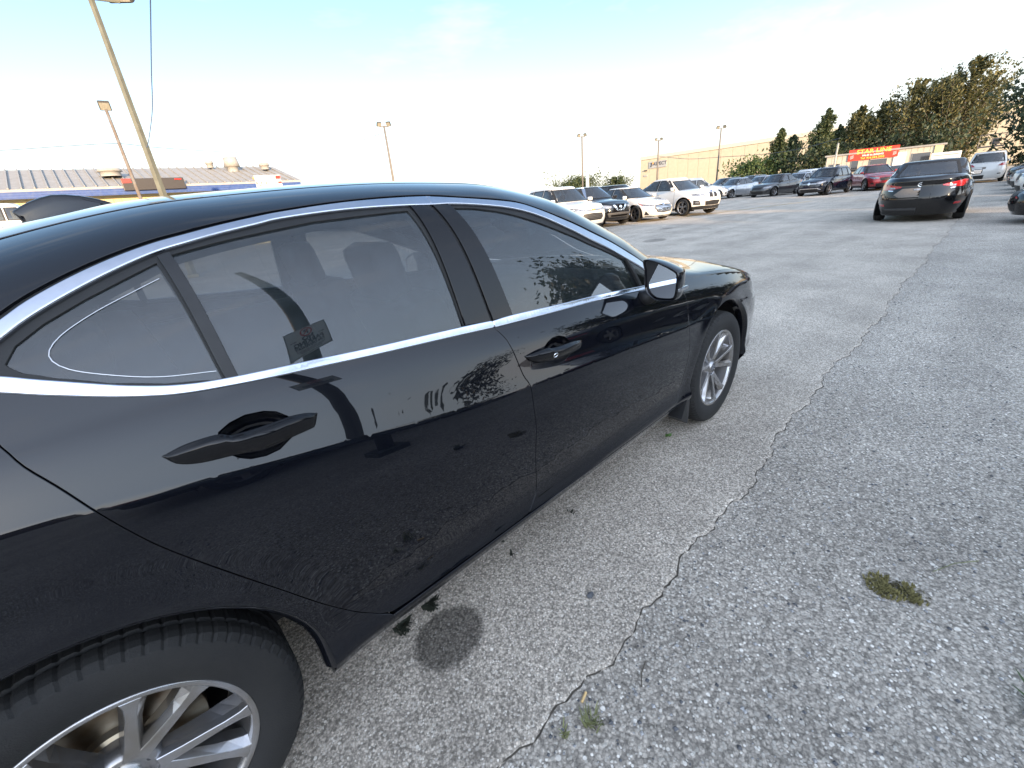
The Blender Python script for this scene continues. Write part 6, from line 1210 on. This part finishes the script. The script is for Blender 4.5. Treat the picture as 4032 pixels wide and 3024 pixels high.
# black sedan ahead, seen from behind
s = sedan_spec('deep_black_paint', L=4.58, W=1.85, H=1.455, wb=2.70, r=.318, hood_f=.74, deck=1.075, belt=.95, cab_r=-1.88, roof_r=-1.0, roof_w=.68, m=4.6, kr=.16, crown=.02, back_glass='clear_screen', backlight=[(.62, 1.085), (.50, 1.375)], screen=[(.70, .985), (.53, 1.38)], tail=[(0, -.16), (.22, -.05), (.42, 0), (.62, -.03), (.80, -.06), (.93, -.03), (1.0, -.10)], sec=[.90, .955, .985, 1.0, .995, .985, .95, .87],
               win=[[(.72, .975), (.08, 1.385), (-.22, 1.395), (-.25, .99)], [(-.33, .99), (-.30, 1.395), (-.80, 1.375), (-1.28, 1.18), (-1.32, 1.05)]])
s['features'] = [f for f in s['features'] if f[0] == 'f']+[('r', 'tail_light', 'red_lens', [(.40, .845), (.62, .80), (.92, .80), (1.10, .86), (1.12, .93), (.95, .945), (.62, .905), (.40, .865)], .008), ('r', 'reverse_lamp', 'clear_lens', [(.52, .822), (.66, .815), (.68, .852), (.54, .850)], .016), ('r', 'plate_recess', 'plate_grey', [(0, .615), (.40, .615), (.52, .68), (.36, .815), (0, .82)], .004, False), ('r', 'plate_lamp', 'clear_lens', [(0, .765), (.12, .765), (.13, .80), (0, .805)], .012, False), ('r', 'boot_joint', 'void_black', [(0, .598), (.56, .60), (.60, .606), (0, .606)], .003, False), ('r', 'chrome_strip', 'chrome', [(.56, .765), (.70, .775), (.70, .79), (.56, .782)], .010), ('r', 'emblem', 'chrome', [(.075*math.cos(R(a)), .895+.055*math.sin(R(a))) for a in range(-90, 91, 20)], .014, False), ('r', 'emblem_field', 'black_gloss_trim', [(.055*math.cos(R(a)), .895+.038*math.sin(R(a))) for a in range(-90, 91, 20)], .020, False), ('r', 'wing_mark', 'chrome', [(0, .882), (.05, .905), (.05, .915), (0, .897)], .026, False),
               ('r', 'rear_reflector', 'red_lens', [(.72, .405), (.95, .405), (.96, .455), (.76, .45)], .008), ('r', 'bumper_insert', 'black_plastic', [(0, .19), (.85, .21), (.80, .34), (0, .36)], .004, False), ('r', 'bumper_lip', 'grey_plastic', [(0, .30), (.70, .31), (.74, .345), (0, .34)], .010, False)]
make_car('driving_sedan', (15.35, -.42, 0), R(1.2), s, 'black sedan seen from behind in the aisle, with red tail lights')
# white SUV beyond it
s = suv_spec('white_paint', L=4.88, W=1.83, H=1.74, wb=2.89, r=.36, belt=1.08, rails=False, back_glass='car_glass', backlight=[(.70, 1.14), (.56, 1.62)], roof_r=-1.95, cab_r=-2.22, roof_w=.74)
s['features'] = [f for f in s['features'] if not (f[0] == 'r' and f[1] in ('tail_light', 'bumper_base'))]+[('r', 'tail_light', 'red_lens', [(.50, .92), (.80, .90), (1.06, .94), (1.08, 1.06), (.72, 1.06)], .008), ('r', 'bumper_base', 'black_plastic', [(0, .22), (1.25, .23), (1.15, .40), (0, .44)], .005, False), ('r', 'exhaust', 'void_black', [(.55, .46), (.75, .46), (.75, .50), (.55, .50)], .006), ('r', 'tailgate_joint', 'void_black', [(0, .86), (.62, .86), (.62, .868), (0, .868)], .003, False)]
make_car('driving_suv', (*polar(1.15, 43.5), 0), R(1), s, 'white SUV seen from behind beyond the black sedan')
# row on the right, noses to the aisle
G3 = 'cars parked along the right side'; HR = R(92)
w1 = make_car('parked_sedan', (12.8, -4.25, 0), HR, sedan_spec('deep_black_paint', hood_f=.74), 'dark car nose cut by the right edge of the picture', 'car', G3)[0]
w2 = make_car('parked_crossover', (20.8, -4.30, 0), HR, suv_spec('white_paint'), 'white crossover with dark grille at the right edge', 'car', G3)[0]
o = clone(w2, 0, 1, HR, 'second white crossover along the right side'); o.location = (25.2, -4.2, 0)
o = clone(w1, 0, 1, HR, 'dark sedan between the white crossovers at right'); o.location = (28.2, -4.2, 0)
o = clone(bk, 0, 1, HR, 'black SUV farther along the right side'); o.location = (33.0, -4.2, 0)
o = clone(w2, 0, 1, HR, 'white crossover far along the right side'); o.location = (37.0, -4.2, 0)
make_car('parked_suv', (-.55, -5.35, 0), R(2), suv_spec('charcoal_paint', L=4.7, wb=2.78, H=1.68), 'charcoal SUV parked beside the camera and mirrored in the doors')
o = clone(w1, 0, 1, R(0), 'dark sedan parked ahead of the charcoal SUV'); o.location = (5.2, -5.3, 0)
